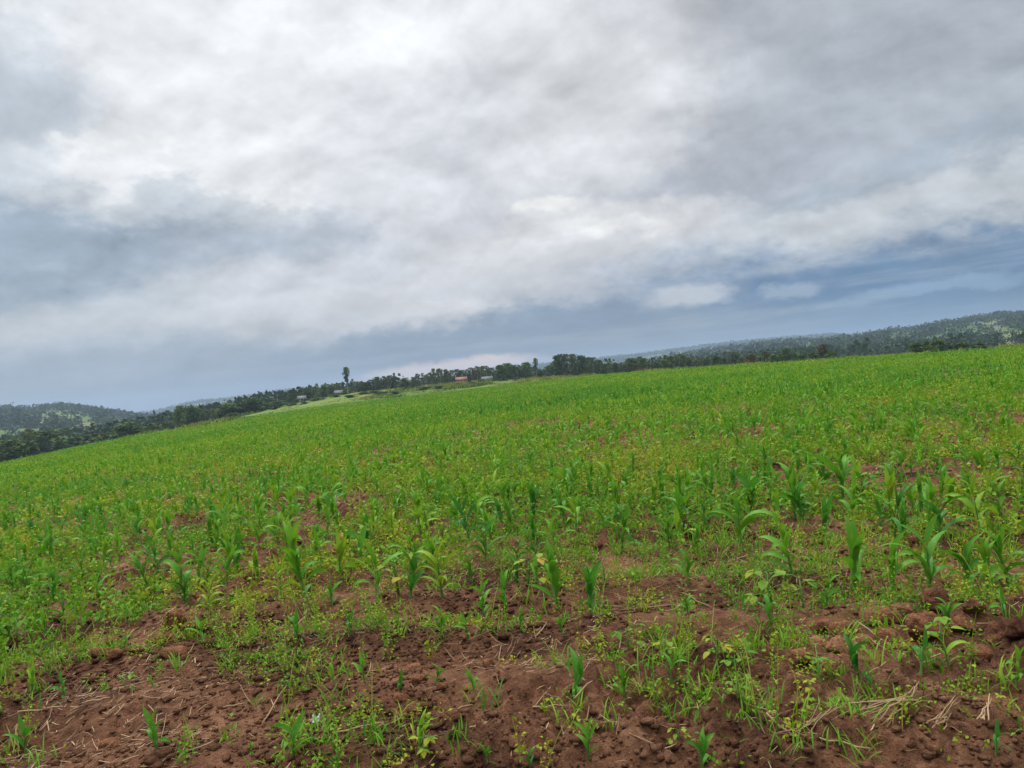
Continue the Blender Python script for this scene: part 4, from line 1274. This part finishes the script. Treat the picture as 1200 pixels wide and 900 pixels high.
# woods on the far hills: one mass
chunks = []; tints = []
for (r0, r1, n, K, s) in ((430, 1000, 9000, 40, 5.0), (1000, 1750, 42000, 18, 5.5), (2500, 4300, 30000, 8, 8.0)):
    x, y, r, ph = wedge(r0, r1, n, 44)
    t = land_tint(x, y)
    ok = rng.uniform(size=len(x)) < np.where(t < 0.2, 0.97, 0.08)
    x, y = x[ok], y[ok]; n = len(x)
    oi = np.repeat(np.arange(n), K)
    sz = s * rng.uniform(0.6, 1.5, n)
    d = np.clip(rng.normal(0, 0.42, (n * K, 3)), -0.8, 0.8) * sz[oi][:, None]
    P_ = np.stack([x, y, ground0(x, y) + sz * 0.75], -1)[oi] + d * np.array([1, 1, 0.8])
    a = rng.normal(0, 1, (n * K, 3)); a /= np.linalg.norm(a, axis=1)[:, None]
    b = np.cross(a, rng.normal(0, 1, (n * K, 3))); b /= np.linalg.norm(b, axis=1)[:, None]
    ls = (sz[oi] * (0.19 if r0 < 900 else 0.23 if r0 < 2000 else 0.3) * rng.uniform(0.6, 1.3, n * K))[:, None]
    V = np.stack([P_ - a * ls, P_ - b * ls, P_ + a * ls, P_ + b * ls], 1).reshape(-1, 3)
    chunks.append((V, np.arange(n * K * 4).reshape(-1, 4), None))
    tints.append(np.repeat(np.clip(0.34 + 0.5 * (fbm(x / 70, y / 70, 2, 88) - 0.5) + rng.normal(0, 0.07, n), 0, 1)[oi], 4))
V, Q, _ = merge(chunks)
o = obj('hillside_woods', np_mesh('hillside_woods', V, Q, None, MAT_FOREST, False, {'tint': np.concatenate(tints)}))
tag(o, 'dark bluish woods covering the far hills', 'woods', kind='stuff')


# ------------------------------------------------------------------ houses
def box(cx, cy, cz, sx, sy, sz):
    v = np.array([(cx + a * sx / 2, cy + b * sy / 2, cz + c * sz / 2) for c in (-1, 1) for a, b in ((-1, -1), (1, -1), (1, 1), (-1, 1))])
    q = np.array([(3, 2, 1, 0), (4, 5, 6, 7), (0, 1, 5, 4), (1, 2, 6, 5), (2, 3, 7, 6), (3, 0, 4, 7)])
    return v, q, None


def gable(w_, d_, h, rise, ov):
    """two roof slabs with thickness"""
    t = 0.12
    prof = [(-d_ / 2 - ov, h - ov * rise / (d_ / 2)), (0, h + rise), (d_ / 2 + ov, h - ov * rise / (d_ / 2)), (d_ / 2 + ov, h - ov * rise / (d_ / 2) + t), (0, h + rise + t), (-d_ / 2 - ov, h - ov * rise / (d_ / 2) + t)]
    v = []
    for xx in (-w_ / 2 - ov, w_ / 2 + ov):
        v += [(xx, yy, zz) for yy, zz in prof]
    q = []
    for k in range(6):
        q.append((k, (k + 1) % 6, 6 + (k + 1) % 6, 6 + k))
    q += [(0, 5, 4, 1), (1, 4, 3, 2), (6, 7, 10, 11), (7, 8, 9, 10)]
    return np.array(v), np.array(q), None


def house_walls(w_, d_, h, rise):
    b = box(0, 0, h / 2 - 0.6, w_, d_, h + 1.2)
    g = np.array([(-w_ / 2, -d_ / 2, h), (-w_ / 2, d_ / 2, h), (-w_ / 2, 0, h + rise), (w_ / 2, -d_ / 2, h), (w_ / 2, d_ / 2, h), (w_ / 2, 0, h + rise)])
    return merge([b, (g, None, np.array([(0, 2, 1), (3, 4, 5)]))])


MAT_DOOR = simple('dark_door', (0.06, 0.045, 0.035), 0.7)
MAT_PANE = simple('window_glass', (0.05, 0.06, 0.07), 0.2)


def house(px, yb, r, wpx, h, wall, roof, label, yaw=0.0, rise=1.1, d_=5.0):
    x, y, z, zt = at(px, yb, r)
    w_ = wpx * r / FPX; h *= 0.62; rise *= 0.95
    az = math.atan2(x, y)
    o = empty('house', (x, y, max(z, zt - 0.1) if r < 500 else z), -az + yaw)
    tag(o, label, 'house', 'farm houses beyond the field' if r < 500 else 'houses on the far hills')
    v, q, t = house_walls(w_, d_, h, rise)
    obj('wall', np_mesh('wall', v, q, t, wall), o)
    v, q, t = gable(w_, d_, h + 0.02, rise, 0.35)
    obj('roof', np_mesh('roof', v, q, t, roof), o)
    v, q, t = box(0, -d_ / 2 - 0.03, 0.4 * h, 0.8, 0.08, min(1.9, h * 1.2))
    obj('door', np_mesh('door', v, q, t, MAT_DOOR), o)
    for sx in (-0.3, 0.3):
        v, q, t = box(sx * w_, -d_ / 2 - 0.03, h * 0.62, min(0.8, w_ * 0.14), 0.08, h * 0.36)
        obj('window', np_mesh('window', v, q, t, MAT_PANE), o)
    return o


def paint(name, rgb):
    return simple(name, rgb, 0.7, 0.12, 1.5)


W_ORANGE = paint('orange_wall', (0.50, 0.17, 0.08)); W_CREAM = paint('cream_wall', (0.36, 0.30, 0.23)); W_WHITE = paint('white_wall', (0.55, 0.54, 0.51)); W_EARTH = paint('earth_wall', (0.30, 0.17, 0.10))
R_RED = paint('red_roof', (0.19, 0.07, 0.045)); R_TIN = paint('tin_roof', (0.075, 0.08, 0.085)); R_RUST = paint('rusty_roof', (0.33, 0.17, 0.11)); R_GREY = paint('grey_roof', (0.42, 0.43, 0.44))
house(541, 448.3, 352, 12, 2.3, W_ORANGE, R_RED, 'orange-walled house with red roof before the treeline')
house(571, 446.8, 356, 12, 1.7, W_EARTH, R_TIN, 'low house with pale tin roof right of the orange house')
house(397, 464.5, 345, 8, 1.4, W_EARTH, R_TIN, 'pale-roofed hut below the lone tall tree')
house(354, 469, 340, 8, 1.3, W_CREAM, R_TIN, 'pale-roofed house among trees left of the lone tall tree')
house(123, 505, 900, 7, 3.0, W_WHITE, R_TIN, 'white house in the valley above the dense dark tree at left', d_=7)
house(45, 502, 1000, 8, 3.0, W_WHITE, R_GREY, 'pale grey-roofed house below the left hill', d_=7)
house(1147, 391, 1200, 9, 3.2, W_WHITE, R_TIN, 'white house, leftmost on the slope of the right hill', d_=8)
house(1158, 398, 1000, 6, 3.0, W_CREAM, R_TIN, 'cream house lowest on the slope of the right hill', d_=7)
house(1171, 395, 1050, 7, 3.0, W_WHITE, R_TIN, 'white house between the cream house and the right edge', d_=7)
house(1196, 388, 1200, 8, 3.2, W_WHITE, R_TIN, 'white house at the right edge on the right hill', d_=8)
house(944, 400.5, 1480, 6, 3.6, W_WHITE, R_GREY, 'white house, left one of the pair on the ridge behind the russet trees', d_=9)
house(963, 398, 1480, 7, 4.2, W_CREAM, R_RUST, 'cream house with rusty roof on the ridge, right one of the pair', d_=9)

# ------------------------------------------------------------------ haze: the moist air over the valley
hz_top = max(float((ob.matrix_world @ Vector(c_))[2]) for ob in bpy.data.objects if ob.type == 'MESH' and ob.name.split('.')[0] in ('hillside_woods', 'hills') for c_ in ob.bound_box) + 6
hz_bot = min(float(c_[2]) for ob in bpy.data.objects if ob.name in ('hills', 'field', 'meadow') for c_ in ob.bound_box) - 1
hv = np.array([(a * 4860.0, b * 4860.0, c) for c in (hz_bot, hz_top) for a, b in ((-1, -1), (1, -1), (1, 1), (-1, 1))])
hq = np.array([(3, 2, 1, 0), (4, 5, 6, 7), (0, 1, 5, 4), (1, 2, 6, 5), (2, 3, 7, 6), (3, 0, 4, 7)])
hm, ht = new_mat('moist_air')
pv = ht.n('ShaderNodeVolumePrincipled', i={'Color': (0.54, 0.69, 0.90, 1), 'Density': 2.0e-4, 'Anisotropy': 0.0})
ho = ht.n('ShaderNodeOutputMaterial'); ht.link(pv.outputs[0], ho.inputs['Volume'])
try:
    hm.cycles.homogeneous_volume = True
except Exception:
    pass
haze = obj('haze', np_mesh('haze', hv, hq, None, hm))
tag(haze, 'pale blue haze over the valley and hills', 'haze', kind='stuff')
